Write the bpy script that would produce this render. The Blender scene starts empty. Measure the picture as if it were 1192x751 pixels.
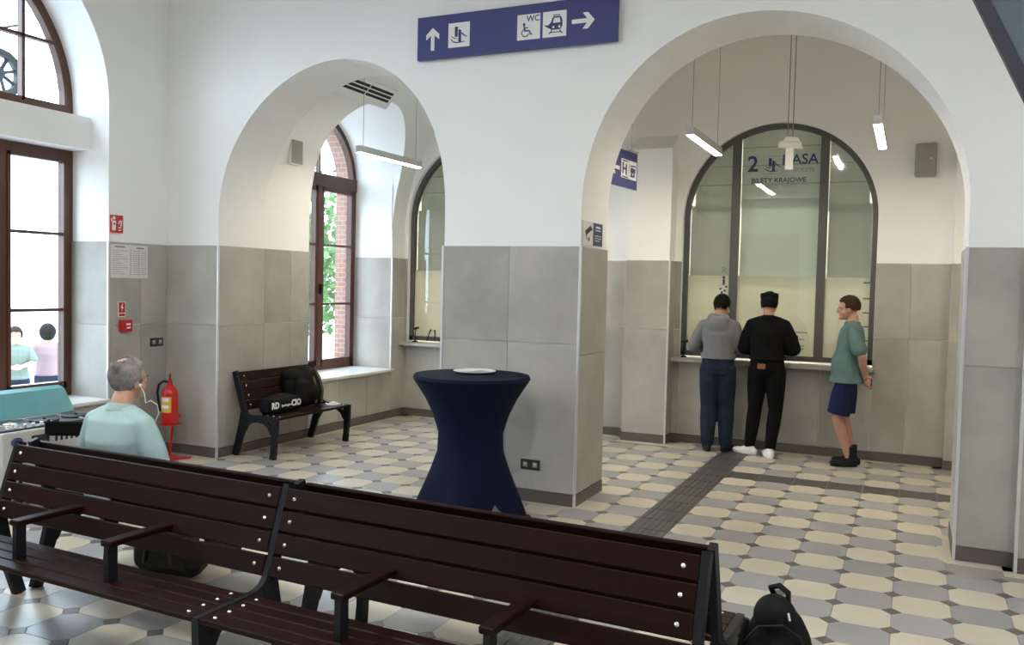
import bpy, bmesh, math, random
from mathutils import Vector, Matrix, Euler
PI = math.pi
random.seed(7)
SC = bpy.context.scene
COL = SC.collection

# ------------------------------------------------------------------ camera
FPX, YAW, PITCH, ROLL, CAMH = 1005.79, 0.4324, -0.0430, 0.0235, 1.759
fwd = Vector((-math.sin(YAW) * math.cos(PITCH), math.cos(YAW) * math.cos(PITCH), math.sin(PITCH)))
rgt0 = Vector((math.cos(YAW), math.sin(YAW), 0)); up0 = rgt0.cross(fwd)
rgt = rgt0 * math.cos(ROLL) + up0 * math.sin(ROLL)
upv = -rgt0 * math.sin(ROLL) + up0 * math.cos(ROLL)
cd = bpy.data.cameras.new('camera'); cam = bpy.data.objects.new('camera', cd); COL.objects.link(cam)
M = Matrix((rgt, upv, -fwd)).transposed().to_4x4(); M.translation = (0, 0, CAMH)
cam.matrix_world = M
cd.sensor_fit = 'HORIZONTAL'; cd.sensor_width = 36; cd.lens = FPX / 1192 * 36; cd.clip_start = .05; cd.clip_end = 300
SC.camera = cam

# ------------------------------------------------------------------ world, daylight, exposure
W = bpy.data.worlds.new('world'); SC.world = W; W.use_nodes = True
bg = W.node_tree.nodes['Background']; bg.inputs[0].default_value = (.73, .875, 1.0, 1); bg.inputs[1].default_value = 6.8
vs = SC.view_settings; vs.view_transform = 'Standard'; vs.look = 'None'; vs.gamma = 1; vs.use_curve_mapping = False
vs.exposure = 0.5
SC.cycles.max_bounces = 10; SC.cycles.diffuse_bounces = 6; SC.cycles.glossy_bounces = 4
SC.cycles.transparent_max_bounces = 12; SC.cycles.sample_clamp_indirect = 8; SC.cycles.caustics_reflective = False; SC.cycles.caustics_refractive = False

def portal(loc, rot, sx, sy):
    l = bpy.data.lights.new('daylight_portal', 'AREA'); l.shape = 'RECTANGLE'; l.size = sx; l.size_y = sy
    l.cycles.is_portal = True
    o = bpy.data.objects.new('daylight_portal', l); COL.objects.link(o); o.location = loc; o.rotation_euler = rot
# area lights shine along local -Z; the openings of the left wall face +X, those of the rear wall +Y
HALLWIN = (4.33, -2.9)
for yc in HALLWIN: portal((-7.6, yc, 2.7), (0, -PI / 2, 0), 4.3, 2.9)
portal((-7.15, 8.67, 2.26), (0, -PI / 2, 0), 3.3, 1.75)

# ------------------------------------------------------------------ materials
def mat(name, col, rough=.6, metal=0., var=0., scale=8., bump=0., bscale=60., rnd=0., col2=None, spec=.5, stretch=None, trans=0.):
    m = bpy.data.materials.new(name); m.use_nodes = True
    nt = m.node_tree; b = nt.nodes['Principled BSDF']
    b.inputs['Base Color'].default_value = (*col, 1); b.inputs['Roughness'].default_value = rough
    b.inputs['Metallic'].default_value = metal; b.inputs['Specular IOR Level'].default_value = spec
    N = nt.nodes.new; L = nt.links.new
    src = None
    if var or bump:
        tc = N('ShaderNodeTexCoord'); vec = tc.outputs['Object']
        if rnd:
            oi = N('ShaderNodeObjectInfo'); add = N('ShaderNodeVectorMath'); add.operation = 'MULTIPLY_ADD'
            geo = N('ShaderNodeNewGeometry')
            cmb = N('ShaderNodeCombineXYZ')
            for k in range(3): L(oi.outputs['Random'], cmb.inputs[k])
            L(cmb.outputs[0], add.inputs[0]); add.inputs[1].default_value = (31, 17, 53); L(geo.outputs['Position'], add.inputs[2])
            vec = add.outputs[0]
        if stretch:
            mp = N('ShaderNodeMapping'); mp.inputs['Scale'].default_value = stretch; L(vec, mp.inputs[0]); vec = mp.outputs[0]
    if var:
        nz = N('ShaderNodeTexNoise'); nz.inputs['Scale'].default_value = scale; nz.inputs['Detail'].default_value = 5; nz.inputs['Roughness'].default_value = .6
        L(vec, nz.inputs['Vector'])
        rp = N('ShaderNodeValToRGB'); rp.color_ramp.elements[0].position = .3; rp.color_ramp.elements[1].position = .7
        c2 = col2 or tuple(min(1, c * (1 + var)) for c in col); c1 = tuple(c * (1 - var) for c in col) if not col2 else col
        rp.color_ramp.elements[0].color = (*c1, 1); rp.color_ramp.elements[1].color = (*c2, 1)
        L(nz.outputs['Fac'], rp.inputs['Fac']); src = rp.outputs['Color']
    if rnd:
        oi2 = N('ShaderNodeObjectInfo'); mr = N('ShaderNodeMapRange'); L(oi2.outputs['Random'], mr.inputs['Value'])
        mr.inputs['To Min'].default_value = 1 - rnd; mr.inputs['To Max'].default_value = 1 + rnd
        hs = N('ShaderNodeHueSaturation'); L(mr.outputs['Result'], hs.inputs['Value'])
        if src: L(src, hs.inputs['Color'])
        else: hs.inputs['Color'].default_value = (*col, 1)
        src = hs.outputs['Color']
    if src: L(src, b.inputs['Base Color'])
    if bump:
        nb = N('ShaderNodeTexNoise'); nb.inputs['Scale'].default_value = bscale; nb.inputs['Detail'].default_value = 4; L(vec, nb.inputs['Vector'])
        bp = N('ShaderNodeBump'); bp.inputs['Strength'].default_value = bump; bp.inputs['Distance'].default_value = .01
        L(nb.outputs['Fac'], bp.inputs['Height']); L(bp.outputs['Normal'], b.inputs['Normal'])
    if trans:
        b.inputs['Transmission Weight'].default_value = trans
    return m

def emit(name, col, s):
    m = bpy.data.materials.new(name); m.use_nodes = True; nt = m.node_tree; nt.nodes.remove(nt.nodes['Principled BSDF'])
    e = nt.nodes.new('ShaderNodeEmission'); e.inputs[0].default_value = (*col, 1); e.inputs[1].default_value = s
    nt.links.new(e.outputs[0], nt.nodes['Material Output'].inputs[0]); return m

def glass(name, tint=(1, 1, 1), refl=.08, rough=.02):
    m = bpy.data.materials.new(name); m.use_nodes = True; nt = m.node_tree; nt.nodes.remove(nt.nodes['Principled BSDF'])
    t = nt.nodes.new('ShaderNodeBsdfTransparent'); t.inputs[0].default_value = (*tint, 1)
    g = nt.nodes.new('ShaderNodeBsdfGlossy'); g.inputs['Roughness'].default_value = rough
    mx = nt.nodes.new('ShaderNodeMixShader'); mx.inputs[0].default_value = refl
    nt.links.new(t.outputs[0], mx.inputs[1]); nt.links.new(g.outputs[0], mx.inputs[2]); nt.links.new(mx.outputs[0], nt.nodes['Material Output'].inputs[0])
    return m

def film(name, col, transl=.5, clear=0.):
    m = bpy.data.materials.new(name); m.use_nodes = True; nt = m.node_tree; nt.nodes.remove(nt.nodes['Principled BSDF'])
    d = nt.nodes.new('ShaderNodeBsdfDiffuse'); d.inputs[0].default_value = (*col, 1)
    t = nt.nodes.new('ShaderNodeBsdfTranslucent'); t.inputs[0].default_value = (*col, 1)
    mx = nt.nodes.new('ShaderNodeMixShader'); mx.inputs[0].default_value = transl
    nt.links.new(d.outputs[0], mx.inputs[1]); nt.links.new(t.outputs[0], mx.inputs[2]); out = mx.outputs[0]
    if clear:
        c = nt.nodes.new('ShaderNodeBsdfTransparent'); m2 = nt.nodes.new('ShaderNodeMixShader'); m2.inputs[0].default_value = clear
        nt.links.new(out, m2.inputs[1]); nt.links.new(c.outputs[0], m2.inputs[2]); out = m2.outputs[0]
    nt.links.new(out, nt.nodes['Material Output'].inputs[0]); return m

def brick_mat():
    m = bpy.data.materials.new('red_brick'); m.use_nodes = True; nt = m.node_tree; b = nt.nodes['Principled BSDF']
    tc = nt.nodes.new('ShaderNodeTexCoord'); mp = nt.nodes.new('ShaderNodeMapping'); mp.inputs['Rotation'].default_value = (PI / 2, 0, 0)
    br = nt.nodes.new('ShaderNodeTexBrick'); br.inputs['Color1'].default_value = (.36, .20, .15, 1); br.inputs['Color2'].default_value = (.30, .16, .12, 1)
    br.inputs['Mortar'].default_value = (.44, .34, .29, 1); br.inputs['Scale'].default_value = 4
    nt.links.new(tc.outputs['Object'], mp.inputs[0]); nt.links.new(mp.outputs[0], br.inputs['Vector']); nt.links.new(br.outputs['Color'], b.inputs['Base Color'])
    b.inputs['Roughness'].default_value = .85; return m

MT = dict(
    plaster=mat('white_plaster', (.87, .872, .86), .85, var=.02, scale=1.5, bump=.03, bscale=90),
    ceil=mat('ceiling_paint', (.86, .86, .84), .9),
    tile=mat('stone_wall_tile', (.385, .365, .33), .45, var=.17, scale=1.7, bump=.02, bscale=120, rnd=.10),
    plinth=mat('dark_plinth_tile', (.105, .088, .08), .5, var=.12, scale=5, rnd=.06),
    grout=mat('pale_grout', (.50, .48, .45), .9),
    fgrout=mat('floor_grout', (.30, .28, .26), .9),
    cream=mat('cream_floor_tile', (.57, .515, .405), .30, var=.05, scale=3, rnd=.05),
    grey=mat('grey_floor_tile', (.325, .322, .32), .30, var=.08, scale=3, rnd=.08),
    dot=mat('brown_floor_insert', (.125, .105, .10), .34, rnd=.08),
    dark=mat('dark_floor_tile', (.085, .083, .08), .45, var=.1, scale=4, rnd=.07),
    alu=mat('aluminium_trim', (.72, .73, .74), .35, metal=.6),
    wframe=mat('brown_window_wood', (.085, .032, .018), .38, var=.2, scale=4, stretch=(1, 1, .2)),
    kframe=mat('dark_grey_frame', (.085, .085, .078), .45),
    sill=mat('pale_stone_sill', (.62, .62, .60), .35, var=.05, scale=6),
    counter=mat('grey_stone_counter', (.36, .35, .32), .3, var=.1, scale=6),
    pane=glass('window_glass', (.97, .99, 1), .05), kpane=glass('counter_glass', (.93, .95, .93), .05, .03),
    wood=mat('dark_bench_wood', (.0125, .0033, .0022), .45, spec=.12, var=.28, scale=5, stretch=(.25, 6, 6), bump=.05, bscale=14, rnd=.12),
    iron=mat('black_cast_iron', (.007, .008, .010), .5, spec=.25),
    chrome=mat('polished_bolt', (.82, .82, .80), .18, metal=1),
    navycloth=mat('navy_stretch_cloth', (.0028, .0045, .021), .75, var=.12, scale=3, spec=.12),
    white=mat('white_print', (.80, .80, .78), .5), paper=mat('printed_paper', (.70, .68, .66), .6, var=.05, scale=30),
    signblue=mat('sign_blue', (.058, .066, .20), .4, spec=.3), ink=mat('black_ink', (.012, .012, .016), .5), bluedark=mat('dark_blue_print', (.025, .04, .14), .4),
    greyink=mat('grey_ink', (.22, .22, .23), .6),
    red=mat('fire_red', (.52, .012, .010), .32), rubber=mat('black_rubber', (.010, .010, .010), .5, spec=.25), yellow=mat('yellow_label', (.70, .45, .08), .5),
    plate=mat('black_plastic_plate', (.03, .032, .034), .35), whiteplastic=mat('white_plastic', (.78, .78, .75), .4), greyplastic=mat('grey_plastic', (.30, .295, .26), .5),
    lampbody=mat('lamp_aluminium', (.55, .55, .53), .4, metal=.3), led=emit('led_diffuser', (1.0, .88, .68), 55.0), hallfill=emit('hall_fill_diffuser', (1.0, .985, .96), 205.0), wire=mat('steel_wire', (.25, .25, .24), .4, metal=.5),
    slot=mat('vent_slot_black', (.010, .010, .011), .6),
    skin=mat('skin', (.52, .29, .20), .55, var=.06, scale=30), skinb=mat('tanned_skin', (.40, .21, .14), .55, var=.06, scale=30),
    hairblack=mat('black_hair', (.006, .0055, .0055), .7, bump=.5, bscale=160, spec=.1), hairbrown=mat('brown_cropped_hair', (.036, .020, .012), .7, bump=.5, bscale=160, spec=.15),
    hairgrey=mat('grey_hair', (.035, .031, .028), .75, var=.5, scale=9, spec=.15, col2=(.36, .34, .32), bump=.7, bscale=140),
    hoodie=mat('grey_marl_fleece', (.155, .157, .168), .9, var=.10, scale=60, bump=.25, bscale=35), jeans=mat('dark_blue_denim', (.014, .021, .037), .85, var=.25, scale=12, spec=.15),
    blackcloth=mat('black_cotton', (.0055, .0055, .006), .9, bump=.25, bscale=30, spec=.1), leather=mat('brown_leather_patch', (.22, .075, .030), .6), sneaker=mat('white_sneaker', (.78, .78, .77), .5),
    darkshoe=mat('dark_shoe', (.010, .010, .012), .6, spec=.2), teal=mat('teal_tshirt', (.085, .145, .135), .88, var=.08, scale=8, bump=.3, bscale=18), navy=mat('navy_shorts', (.010, .013, .05), .85, bump=.3, bscale=18, spec=.15),
    shirt=mat('pale_aqua_shirt', (.33, .46, .47), .85, var=.03, scale=5, bump=.35, bscale=9), trousers=mat('dark_trousers', (.03, .03, .035), .9),
    eyewhite=mat('eye', (.6, .58, .55), .2), phone=mat('black_phone', (.006, .006, .007), .15),
    nylon=mat('black_nylon', (.006, .006, .0065), .65, var=.3, scale=20, bump=.3, bscale=24, spec=.15), olive=mat('olive_nylon', (.075, .082, .035), .7), camo=mat('dark_olive_canvas', (.028, .026, .018), .85, var=.5, scale=9),
    tealpaint=mat('teal_lid', (.11, .33, .36), .4, var=.06, scale=4), cabinet=mat('grey_white_cabinet', (.50, .50, .48), .5), dial=mat('dial_face', (.66, .62, .50), .35),
    dullgreen=mat('dull_green_shirt', (.16, .21, .18), .9), dullpink=mat('dull_pink_top', (.28, .19, .21), .9), asphalt=mat('pale_pavement', (.50, .50, .50), .9, var=.1, scale=2), brick=brick_mat(),
    leaf=mat('tree_leaf', (.055, .12, .025), .7, var=.4, scale=3), bark=mat('bark', (.09, .06, .04), .9, var=.3, scale=8), facade=mat('pale_facade', (.62, .58, .50), .9),
    panelblue=mat('blue_grey_mural', (.043, .060, .076), .6, var=.45, scale=2.2, col2=(.085, .112, .13), spec=.2), darkedge=mat('dark_panel_edge', (.012, .011, .022), .5),
    filmcream=film('frosted_film', (.88, .85, .76), .45), blind=film('roller_blind', (.72, .75, .73), .35), filmgrey=film('upper_blind', (.56, .58, .54), .3),
    officeled=emit('office_led', (1.0, .92, .78), 70.0), carpet=mat('office_floor', (.2, .2, .2), .8),
)

# ------------------------------------------------------------------ mesh helpers
class MB:
    def __init__(s): s.v = []; s.f = []; s.m = []
    def add(s, vs_, fs, mi=0):
        n = len(s.v); s.v += [tuple(p) for p in vs_]; s.f += [tuple(i + n for i in f) for f in fs]; s.m += [mi] * len(fs); return s
    def box(s, x0, x1, y0, y1, z0, z1, mi=0):
        v = [(x, y, z) for x in (x0, x1) for y in (y0, y1) for z in (z0, z1)]
        return s.add(v, [(0, 1, 3, 2), (4, 6, 7, 5), (0, 4, 5, 1), (2, 3, 7, 6), (0, 2, 6, 4), (1, 5, 7, 3)], mi)
    def bevbox(s, x0, x1, y0, y1, z0, z1, b=.004, mi=0):
        c = ((x0 + x1) / 2, (y0 + y1) / 2, (z0 + z1) / 2); h = ((x1 - x0) / 2, (y1 - y0) / 2, (z1 - z0) / 2)
        bm = bmesh.new(); bmesh.ops.create_cube(bm, size=2)
        for v in bm.verts: v.co = Vector((c[k] + v.co[k] * h[k] for k in range(3)))
        bmesh.ops.bevel(bm, geom=bm.edges[:], offset=b, segments=1, affect='EDGES')
        bm.verts.ensure_lookup_table(); s.add([v.co for v in bm.verts], [[v.index for v in f.verts] for f in bm.faces], mi); bm.free(); return s
    def prism(s, poly, fn, d0, d1, mi=0):
        """poly: 2D outline; fn(u, w, d) -> 3D."""
        n = len(poly); v = [fn(u, w, d0) for u, w in poly] + [fn(u, w, d1) for u, w in poly]
        fs = [tuple(range(n))[::-1], tuple(range(n, 2 * n))] + [(i, (i + 1) % n, n + (i + 1) % n, n + i) for i in range(n)]
        return s.add(v, fs, mi)
    def tube(s, pts, r, n=8, mi=0, caps=True):
        pts = [Vector(p) for p in pts]; rs = r if isinstance(r, (list, tuple)) else [r] * len(pts)
        rings = []; up = None
        for i, p in enumerate(pts):
            d = (pts[min(i + 1, len(pts) - 1)] - pts[max(i - 1, 0)]).normalized()
            if up is None:
                up = Vector((0, 0, 1)) if abs(d.z) < .9 else Vector((1, 0, 0))
            a = d.cross(up).normalized(); up = a.cross(d).normalized()
            rings.append([p + rs[i] * (a * math.cos(t) + up * math.sin(t)) for t in (2 * PI * k / n for k in range(n))])
        v = [q for rg in rings for q in rg]; fs = []
        for i in range(len(pts) - 1):
            for k in range(n): fs.append((i * n + k, i * n + (k + 1) % n, (i + 1) * n + (k + 1) % n, (i + 1) * n + k))
        if caps: fs += [tuple(range(n))[::-1], tuple(range((len(pts) - 1) * n, len(pts) * n))]
        return s.add(v, fs, mi)
    def sections(s, secs, n=18, mi=0):
        """secs: (pos, a, b, u, v) elliptical rings, capped"""
        v = []
        for pos, a, b, u, w in secs:
            pos, u, w = Vector(pos), Vector(u), Vector(w)
            v += [pos + u * (a * math.cos(2 * PI * k / n)) + w * (b * math.sin(2 * PI * k / n)) for k in range(n)]
        fs = []
        for i in range(len(secs) - 1):
            for k in range(n): fs.append((i * n + k, i * n + (k + 1) % n, (i + 1) * n + (k + 1) % n, (i + 1) * n + k))
        fs += [tuple(range(n))[::-1], tuple(range((len(secs) - 1) * n, len(secs) * n))]
        return s.add(v, fs, mi)
    def ell(s, c, r, rot=None, n=16, m=10, mi=0):
        c = Vector(c); v = []; fs = []; R = rot.to_matrix() if rot else Matrix.Identity(3)
        for j in range(m + 1):
            th = PI * j / m
            for k in range(n):
                ph = 2 * PI * k / n
                v.append(c + R @ Vector((r[0] * math.sin(th) * math.cos(ph), r[1] * math.sin(th) * math.sin(ph), r[2] * math.cos(th))))
        for j in range(m):
            for k in range(n): fs.append((j * n + k, (j + 1) * n + k, (j + 1) * n + (k + 1) % n, j * n + (k + 1) % n))
        return s.add(v, fs, mi)
    def lathe(s, prof, n=32, c=(0, 0, 0), mi=0):
        v = [(c[0] + r * math.cos(2 * PI * k / n), c[1] + r * math.sin(2 * PI * k / n), c[2] + z) for r, z in prof for k in range(n)]
        fs = [(i * n + k, i * n + (k + 1) % n, (i + 1) * n + (k + 1) % n, (i + 1) * n + k) for i in range(len(prof) - 1) for k in range(n)]
        fs += [tuple(range(n))[::-1], tuple(range((len(prof) - 1) * n, len(prof) * n))]
        return s.add(v, fs, mi)
    def mesh(s, name, mats, smooth=False):
        me = bpy.data.meshes.new(name); me.from_pydata(s.v, [], s.f)
        for m in (mats if isinstance(mats, (list, tuple)) else [mats]): me.materials.append(MT[m] if isinstance(m, str) else m)
        for p, i in zip(me.polygons, s.m): p.material_index = i; p.use_smooth = smooth
        bm = bmesh.new(); bm.from_mesh(me); bmesh.ops.recalc_face_normals(bm, faces=bm.faces[:]); bm.to_mesh(me); bm.free()
        if smooth:
            try: me.set_sharp_from_angle(angle=math.radians(45))
            except Exception: pass
        return me
    def build(s, name, mats, parent=None, smooth=False, loc=None):
        return obj(name, s.mesh(name, mats, smooth), parent, loc)

def obj(name, me, parent=None, loc=None, rot=None, scale=None):
    o = bpy.data.objects.new(name, me); COL.objects.link(o)
    if parent: o.parent = parent
    if loc: o.location = loc
    if rot: o.rotation_euler = rot
    if scale: o.scale = scale
    return o
def tag(o, label=None, cat=None, group=None, kind=None):
    if label: o['label'] = label
    if cat: o['category'] = cat
    if group: o['group'] = group
    if kind: o['kind'] = kind
    return o
def thing(name, label, cat, loc=(0, 0, 0), rotz=0, group=None):
    o = bpy.data.objects.new(name, None); COL.objects.link(o); o.empty_display_size = .1
    o.location = loc; o.rotation_euler = (0, 0, rotz); return tag(o, label, cat, group)
def struct(o, label, cat='wall'):
    return tag(o, label, cat, None, 'structure')
def copy_tree(o, parent=None):
    c = o.copy(); COL.objects.link(c)
    if parent: c.parent = parent
    for ch in list(o.children): copy_tree(ch, c)
    return c
def text(body, size, mt, parent, loc, rot, name='lettering', ext=.001, align='CENTER', bold=0.0):
    cu = bpy.data.curves.new(name, 'FONT'); cu.body = body; cu.size = size; cu.extrude = ext; cu.align_x = align; cu.align_y = 'CENTER'; cu.offset = bold
    cu.resolution_u = 3
    t = bpy.data.objects.new('tmp', cu); COL.objects.link(t)
    me = bpy.data.meshes.new_from_object(t.evaluated_get(bpy.context.evaluated_depsgraph_get())); bpy.data.objects.remove(t); bpy.data.curves.remove(cu)
    me.materials.clear(); me.materials.append(MT[mt]); me.name = name
    return obj(name, me, parent, loc, rot)
def blob(mb, voxel=.007, it=5, fac=.5):
    """one continuous closed surface from overlapping closed pieces"""
    me = bpy.data.meshes.new('tmp'); me.from_pydata(mb.v, [], mb.f)
    bm = bmesh.new(); bm.from_mesh(me); bmesh.ops.recalc_face_normals(bm, faces=bm.faces[:]); bm.to_mesh(me); bm.free()
    t = bpy.data.objects.new('tmp', me); COL.objects.link(t)
    r = t.modifiers.new('r', 'REMESH'); r.mode = 'VOXEL'; r.voxel_size = voxel; r.use_smooth_shade = True
    s = t.modifiers.new('s', 'SMOOTH'); s.factor = fac; s.iterations = it
    out = bpy.data.meshes.new_from_object(t.evaluated_get(bpy.context.evaluated_depsgraph_get()))
    bpy.data.objects.remove(t); bpy.data.meshes.remove(me)
    for p in out.polygons: p.use_smooth = True
    return out
def blobobj(name, mb, mt, parent, voxel=.007, it=5, loc=None):
    me = blob(mb, voxel, it); me.name = name; me.materials.clear(); me.materials.append(MT[mt]); return obj(name, me, parent, loc)

# ------------------------------------------------------------------ plan (metres, camera above the origin)
YF, YB = 6.43, 7.07            # arcade wall
XL = -6.79                     # left wall of the hall
XB = -6.125                    # left wall of the ticket lobby
YK = 9.84                      # ticket wall
ZT = 2.08                      # top of the stone cladding
HC, LC = 5.6, 5.0              # ceilings
def arc(cx, cz, co, n=40):
    P = []
    for i in range(n + 1):
        t = PI * i / n; r = sum(c * math.cos(k * t) for k, c in enumerate(co)); P.append((cx + r * math.cos(t), cz + r * math.sin(t)))
    return P
ARC_L = arc(-4.885, 2.36, (1.31876, .0507, -.0611, -.0355, -.0032))
ARC_R = arc(-1.03, 2.36, (1.384, -.02264, -.02399, .02133, -.00284))
AL0, AL1 = ARC_L[-1][0], ARC_L[0][0]
AR0, AR1 = ARC_R[-1][0], ARC_R[0][0]
XZ = lambda u, w, d: (u, d, w)      # outline in X,Z extruded along Y
YZ = lambda u, w, d: (d, u, w)      # outline in Y,Z extruded along X
def half(cx, cz, r, n=32): return [(cx + r * math.cos(PI * i / n), cz + r * math.sin(PI * i / n)) for i in range(n + 1)]

UNIT = MB().box(-.5, .5, -.5, .5, -.5, .5)
TILEME = UNIT.mesh('wall_tile', 'tile'); PLME = UNIT.mesh('plinth_tile', 'plinth')
def tiles(parent, axis, face, rects, out, th=.012, me=None, name='wall_tile'):
    """axis 'X': tiles on a plane Y=face, u along X; axis 'Y': on a plane X=face. out: +1/-1 outward side"""
    for u0, u1, z0, z1 in rects:
        g = .0018; du, dz = u1 - u0 - 2 * g, z1 - z0 - 2 * g
        c = face + out * (th / 2 - .001); uc, zc = (u0 + u1) / 2, (z0 + z1) / 2
        if axis == 'X': obj(name, me or TILEME, parent, (uc, c, zc), None, (du, th, dz))
        else: obj(name, me or TILEME, parent, (c, uc, zc), None, (th, du, dz))
def grid(u0, u1, z0=.10, z1=ZT, w=.6, zs=(1.30,), start=None):
    us = [u0]; u = u0 + (start if start else w)
    while u < u1 - .05: us.append(u); u += w
    us.append(u1); zz = [z0] + [z for z in zs if z0 + .03 < z < z1 - .03] + [z1]
    return [(us[i], us[i + 1], zz[k], zz[k + 1]) for i in range(len(us) - 1) for k in range(len(zz) - 1)]
TRIM = [0]
def trim(label, x0, x1, y0, y1, z0=.0, z1=ZT + .002):
    TRIM[0] += 1
    o = MB().bevbox(x0, x1, y0, y1, z0, z1, .001).build('trim_%d' % TRIM[0], 'alu'); struct(o, label, 'trim')

# ------------------------------------------------------------------ floor
fl = MB().box(XL - .3, 4.3, -5.8, YK + .3, -.2, -.004).build('floor', 'fgrout'); struct(fl, 'octagon tiled floor in cream and grey with small dark inserts', 'floor')
GX, GY, GP, CUT = -.0341, 5.7957, .30, .053
def octa(mt):
    g = .0012; h = GP / 2 - g; c = CUT - g * .4; b = .0015
    def ring(h, c, z): return [(h, -h + c, z), (h, h - c, z), (h - c, h, z), (-h + c, h, z), (-h, h - c, z), (-h, -h + c, z), (-h + c, -h, z), (h - c, -h, z)]
    m = MB(); v = ring(h, c, -.006) + ring(h, c, -b) + ring(h - b, c, 0)
    m.add(v, [tuple(range(16, 24))] + [(k * 8 + i, k * 8 + (i + 1) % 8, k * 8 + 8 + (i + 1) % 8, k * 8 + 8 + i) for k in (0, 1) for i in range(8)])
    return m
def diam():
    c = CUT - .0022; b = .0015; m = MB(); R = lambda c, z: [(c, 0, z), (0, c, z), (-c, 0, z), (0, -c, z)]
    m.add(R(c, -.006) + R(c, -b) + R(c - b, 0), [(8, 9, 10, 11)] + [(k * 4 + i, k * 4 + (i + 1) % 4, k * 4 + 4 + (i + 1) % 4, k * 4 + 4 + i) for k in (0, 1) for i in range(4)]); return m
OC, OG, DI = octa(0), octa(0), diam()
OCm, OGm, DIm = OC.mesh('floor_tile', 'cream'), OG.mesh('floor_tile', 'grey'), DI.mesh('insert_tile', 'dot')
DARKm = MB().bevbox(-.1475, .1475, -.1475, .1475, -.006, 0, .0015).mesh('dark_tile', 'dark')
TACm = MB().bevbox(-.1475, .1475, -.1475, .1475, -.006, 0, .0015)
for k in range(6): TACm.bevbox(-.1475 + .012 + k * .0485, -.1475 + .012 + k * .0485 + .026, -.142, .142, -.001, .004, .0012)
TACm = TACm.mesh('guidance_tile', 'dark')
BLOCK = [(AL1, AR0, YF - .01, YB + .01), (AR1, 4, YF - .13, YB + .01), (XL, AL0, YF - .01, YB + .01), (-2.99, -2.49, 9.58, 10), (.36, .95, 9.70, 10)]
def inplan(x, y):
    if not (XL + .1 < x < 3.9 and -5.3 < y < YK - .08): return False
    if y > YB and x < XB + .1: return False
    return not any(a - .06 < x < b + .06 and c - .06 < y < d + .06 for a, b, c, d in BLOCK)
def seen(x, y):
    d = Vector((x, y, 0)) - Vector((0, 0, CAMH)); z = d.dot(fwd)
    if z < .5: return None
    px, py = 596 + FPX * d.dot(rgt) / z, 375.5 - FPX * d.dot(upv) / z
    if not (-40 < px < 1230 and py < 800): return None
    # what the near benches, the pier and the right-hand wall hide
    if px > 1135 and y > 6.4: return None
    if y < 2.2: return None
    if y > 7 and 515 < px < 690: return None
    if x < -3.2 and y > 7.1 and px < 258: return None
    # under the bench backs
    if 25 < px < 810 and 2.85 < y < 3.0: return None
    line = 512 + (px - 18) * .158
    if px < 828 and line + 14 < py < 600 + (px) * .1 : return None
    return z
octs, dias = [], []
for i in range(-24, 14):
    for j in range(-38, 15):
        x, y = GX + GP * (i + .5), GY + GP * (j + .5)
        if inplan(x, y):
            if i == -6 and j >= -8: obj('guidance_tile', TACm, fl, (x, y, 0)); continue
            if j == 8 and i > -6: obj('dark_tile', DARKm, fl, (x, y, 0)); continue
            octs.append((seen(x, y), x, y, (i + j) % 2 == 0))
        x, y = GX + GP * i, GY + GP * j
        if inplan(x, y):
            if (i in (-6, -5) and j >= -8) or (j in (8, 9) and i >= -6): continue
            dias.append((seen(x, y), x, y))
octs.sort(key=lambda t: (t[0] is None, t[0] or 0)); dias.sort(key=lambda t: (t[0] is None, t[0] or 0))
for s_, x, y, c in octs[:300]: obj('floor_tile', OCm if c else OGm, fl, (x, y, 0))
for s_, x, y in dias[:200]: obj('insert_tile', DIm, fl, (x, y, 0))
rc, rg, rd = MB(), MB(), MB()
for s_, x, y, c in octs[300:]: (rc if c else rg).add([(a + x, b + y, z) for a, b, z in OC.v], OC.f)
for s_, x, y in dias[200:]: rd.add([(a + x, b + y, z) for a, b, z in DI.v], DI.f)
for m_, nm, mt_ in ((rc, 'far_cream_tile', 'cream'), (rg, 'far_grey_tile', 'grey'), (rd, 'far_insert_tile', 'dot')): tag(m_.build(nm, mt_, fl), kind='stuff')
bor = MB()   # plain cream border round piers and along the walls
for a, b, c, d in ((AL1 - .10, AR0 + .10, YF - .11, YB + .10), (AR1 - .10, .68, YF - .11, YB + .10), (.6, 4, YF - .23, YF), (XL, XL + .12, -5.4, YF), (XL, AL0 + .10, YF - .11, YB), (XB, XB + .13, YB, YK), (XB, 3, YK - .13, YK), (-3.1, -2.38, 9.47, YK), (.25, 1.0, 9.6, YK)):
    bor.box(a, b, c, d, -.01, -.0012)
bor.build('border_strip', 'cream', fl)

# ------------------------------------------------------------------ arcade wall between hall and ticket lobby
def arcade():
    m = MB()
    out = [(XL - .2, 0), (AL0, 0)] + ARC_L[::-1] + [(AL1, 0), (AR0, 0)] + ARC_R[::-1] + [(AR1, 0), (4.2, 0), (4.2, HC), (XL - .2, HC)]
    # pieces that share edges, so that every face is simple
    def piece(p): m.prism(p, XZ, YF, YB)
    piece([(XL - .2, 0), (AL0, 0), (AL0, 2.36), (AL0, HC), (XL - .2, HC)])
    for A in (ARC_L, ARC_R):
        for k in range(len(A) - 1):
            (x1, z1), (x0, z0) = A[k], A[k + 1]
            m.add([(x0, YF, z0), (x1, YF, z1), (x1, YF, HC), (x0, YF, HC), (x0, YB, z0), (x1, YB, z1), (x1, YB, HC), (x0, YB, HC)], [(0, 1, 2, 3), (4, 7, 6, 5), (0, 4, 5, 1)])
    piece([(AL1, 0), (AR0, 0), (AR0, 2.36), (AR0, HC), (AL1, HC), (AL1, 2.36)])
    piece([(AR1, 0), (4.2, 0), (4.2, HC), (AR1, HC), (AR1, 2.36)])
    return m
wm = arcade()
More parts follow.
